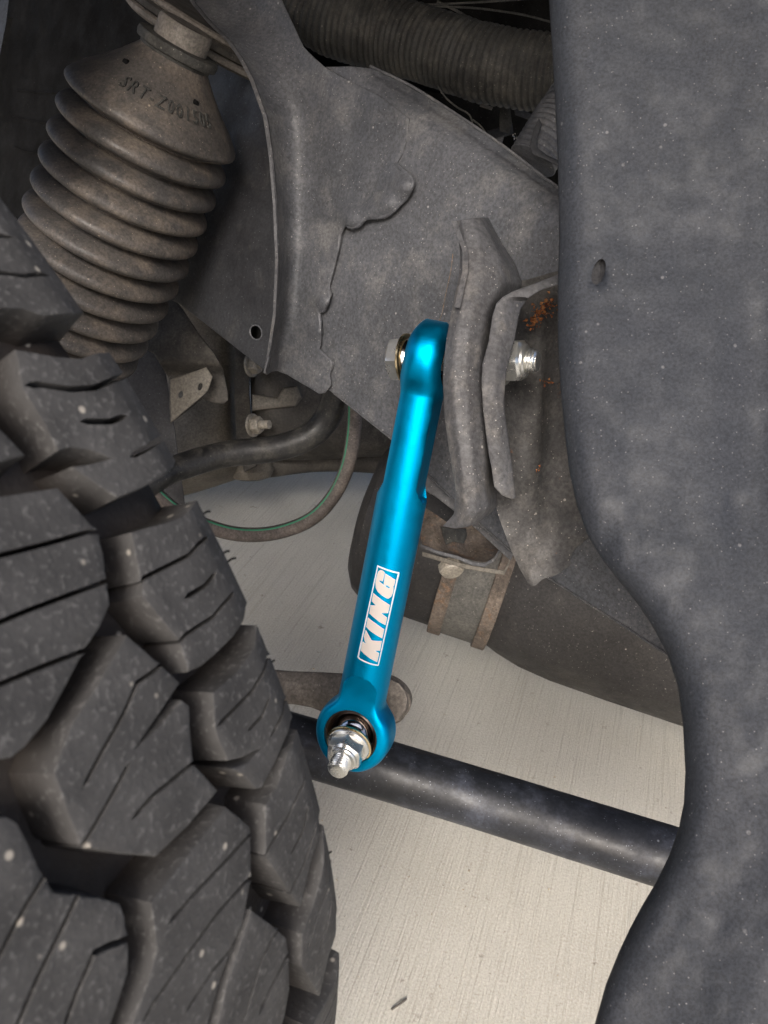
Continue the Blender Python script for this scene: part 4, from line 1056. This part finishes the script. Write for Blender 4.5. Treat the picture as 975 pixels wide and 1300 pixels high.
for ol, d, mt in (([(634, 128), (646, 126), (650, 158), (646, 170), (634, 166)], 1.0, 'hose'), ([(618, 166), (650, 156), (652, 170), (628, 178)], 1.05, 'frame_dark'),
                  ([(652, 134), (682, 148), (680, 155), (654, 146)], 1.0, 'frame'), ([(624, 178), (640, 172), (636, 188), (628, 186)], .98, 'bracket'), ([(610, 130), (626, 136), (624, 140), (609, 135)], 1.1, 'seat')):
    add('bay_fitting', patch(ol, lambda x, y, d=d: d, .01, step=6, bw=1.5), M[mt], ub_)
V, Fc = [], []
for i in range(26): crumb(P(664+random.gauss(0, 6), 173+random.gauss(0, 3), 1.0+random.uniform(-.01, .01)), random.uniform(.001, .0035))
link('foil_scrap', mesh('foil', V, Fc), M['chrome'], ub_, None, kind='stuff')

# ================================================================== SPLASH FLAP
fl = thing('splash_flap', 'large scuffed grey plastic fender liner flap with wavy edge, close at the right', 'fender liner', P(860, 700, .40))
fle = [(-120, 690), (0, 697), (100, 703), (200, 708), (300, 710), (360, 708), (430, 708), (500, 712), (560, 718), (600, 723), (640, 732), (680, 746), (710, 764), (740, 788), (770, 812), (800, 831), (830, 847), (870, 860), (920, 867), (980, 870), (1020, 868), (1050, 862), (1085, 850), (1120, 833), (1150, 815), (1180, 799), (1210, 785), (1250, 769), (1300, 755), (1420, 735)]
def d_flap(x, y):
    xe = interp(fle, y); e = x-xe
    d = .455-.00008*max(0, y-300)-.00010*max(0, x-800)
    d += .014*math.exp(-max(0, e)/13.)                       # edge rolls back
    d -= .004*math.exp(-((x-800)/70)**2)*sstep(760, 500, y)
    d += .007*math.exp(-((x-960)/45)**2)*sstep(250, 480, y)*sstep(860, 640, y)
    d -= .004*sstep(-20, 90, (x-975)+(y-1050)*.45)*sstep(1010, 1090, y)
    d += .0006*nz(x*.012, y*.012, 4)+.0008*nz(x*.04, y*.04, 2)
    for (cx, cy, a, dp) in ((760, 345, 12, .004), (770, 690, 22, .005), (935, 640, 10, .003), (860, 1165, 8, .003)):
        d += dp*math.exp(-((x-cx)/(a*.7))**2-((y-cy)/(a*1.3))**2)
    return d
flo = [(x, y) for y, x in fle][::-1]+[(1300, -120), (1300, 1420)]
flo = [(x, y) for y, x in fle]+[(1300, 1420), (1300, -120)]
add('flap_sheet', patch(flo, d_flap, .0035, step=10, bw=2.5, bh=.0016, rs=7, holes=[ell(760, 345, 8, 17, .3, 20)]), M['liner'], fl, 60)
def d_bk(x, y): return d_flap(x, y)+.006
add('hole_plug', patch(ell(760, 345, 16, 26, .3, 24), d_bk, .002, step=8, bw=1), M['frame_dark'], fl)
# liner edge seen at the upper left corner
lf = thing('arch_liner', 'narrow grey edge of wheel arch liner in the upper left corner', 'fender liner', P(-20, 30, .60))
add('liner_edge', patch([(-200, -120), (20, -120), (14, -20), (8, 30), (0, 70), (-20, 120), (-200, 160)], lambda x, y: .60-.0004*x, .004, step=10, bw=2), M['liner'], lf)

# unseen arch roof over the wheel well, added and shaped to shade the upper parts
ar = thing('shade_arch', 'unseen dark wheel arch roof, added just above the frame edge to shade the bellows', 'fender', (0, .5, 1.0))
prof_a = [(.30, 1.04), (.31, 1.06), (.36, 1.08), (.45, 1.09), (.65, 1.11), (.95, 1.09), (1.30, 1.05), (1.76, 1.0)]
Va = []; Fa = []
for i, (y, z) in enumerate(prof_a):
    for x in np.linspace(-1.0, .75, 8): Va.append(Vector((x, y, z)))
for i, (y, z) in enumerate(prof_a):
    for x in np.linspace(-1.0, .75, 8): Va.append(Vector((x, y-.004, z+.008)))
na = len(prof_a)*8
for i in range(len(prof_a)-1):
    for j in range(7):
        q = (i*8+j, i*8+j+1, (i+1)*8+j+1, (i+1)*8+j); Fa.append(q); Fa.append(tuple(na+k for k in q[::-1]))
for j in range(7): Fa.append((j, na+j, na+j+1, j+1))
link('shade_arch_panel', mesh('arch', Va, Fa), M['black'], ar, 40)

# small stones on the concrete and one dry twig
random.seed(11)
V, Fc = [], []
for i in range(70):
    px, py = random.uniform(290, 880), random.uniform(600, 1298)
    d = (P(px, py, 1)-CAM); q = CAM+d*((H-.0008)/-d.z)
    crumb(q, random.uniform(.0007, .0019))
o = link('small_stones', mesh('stones', V, Fc), grime('pale stones', (.50, .42, .30), (.30, .26, .20), None, 0, .8, 0, 300, 0, bump=.2), None, None)
o['kind'] = 'stuff'
def gpt(px, py, z):
    d = (P(px, py, 1)-CAM); return CAM+d*((H-z)/-d.z)
tw = link('twig', mesh('twig', *tube_along([gpt(497, 1282, .001), gpt(504, 1277, .003), gpt(510, 1273, .003), gpt(516, 1268, .0015)], .0009, 8, 5)), M['brown'], None, 60)
tw['label'] = 'tiny dry twig lying on the concrete at the bottom, right of the tyre'; tw['category'] = 'twig'
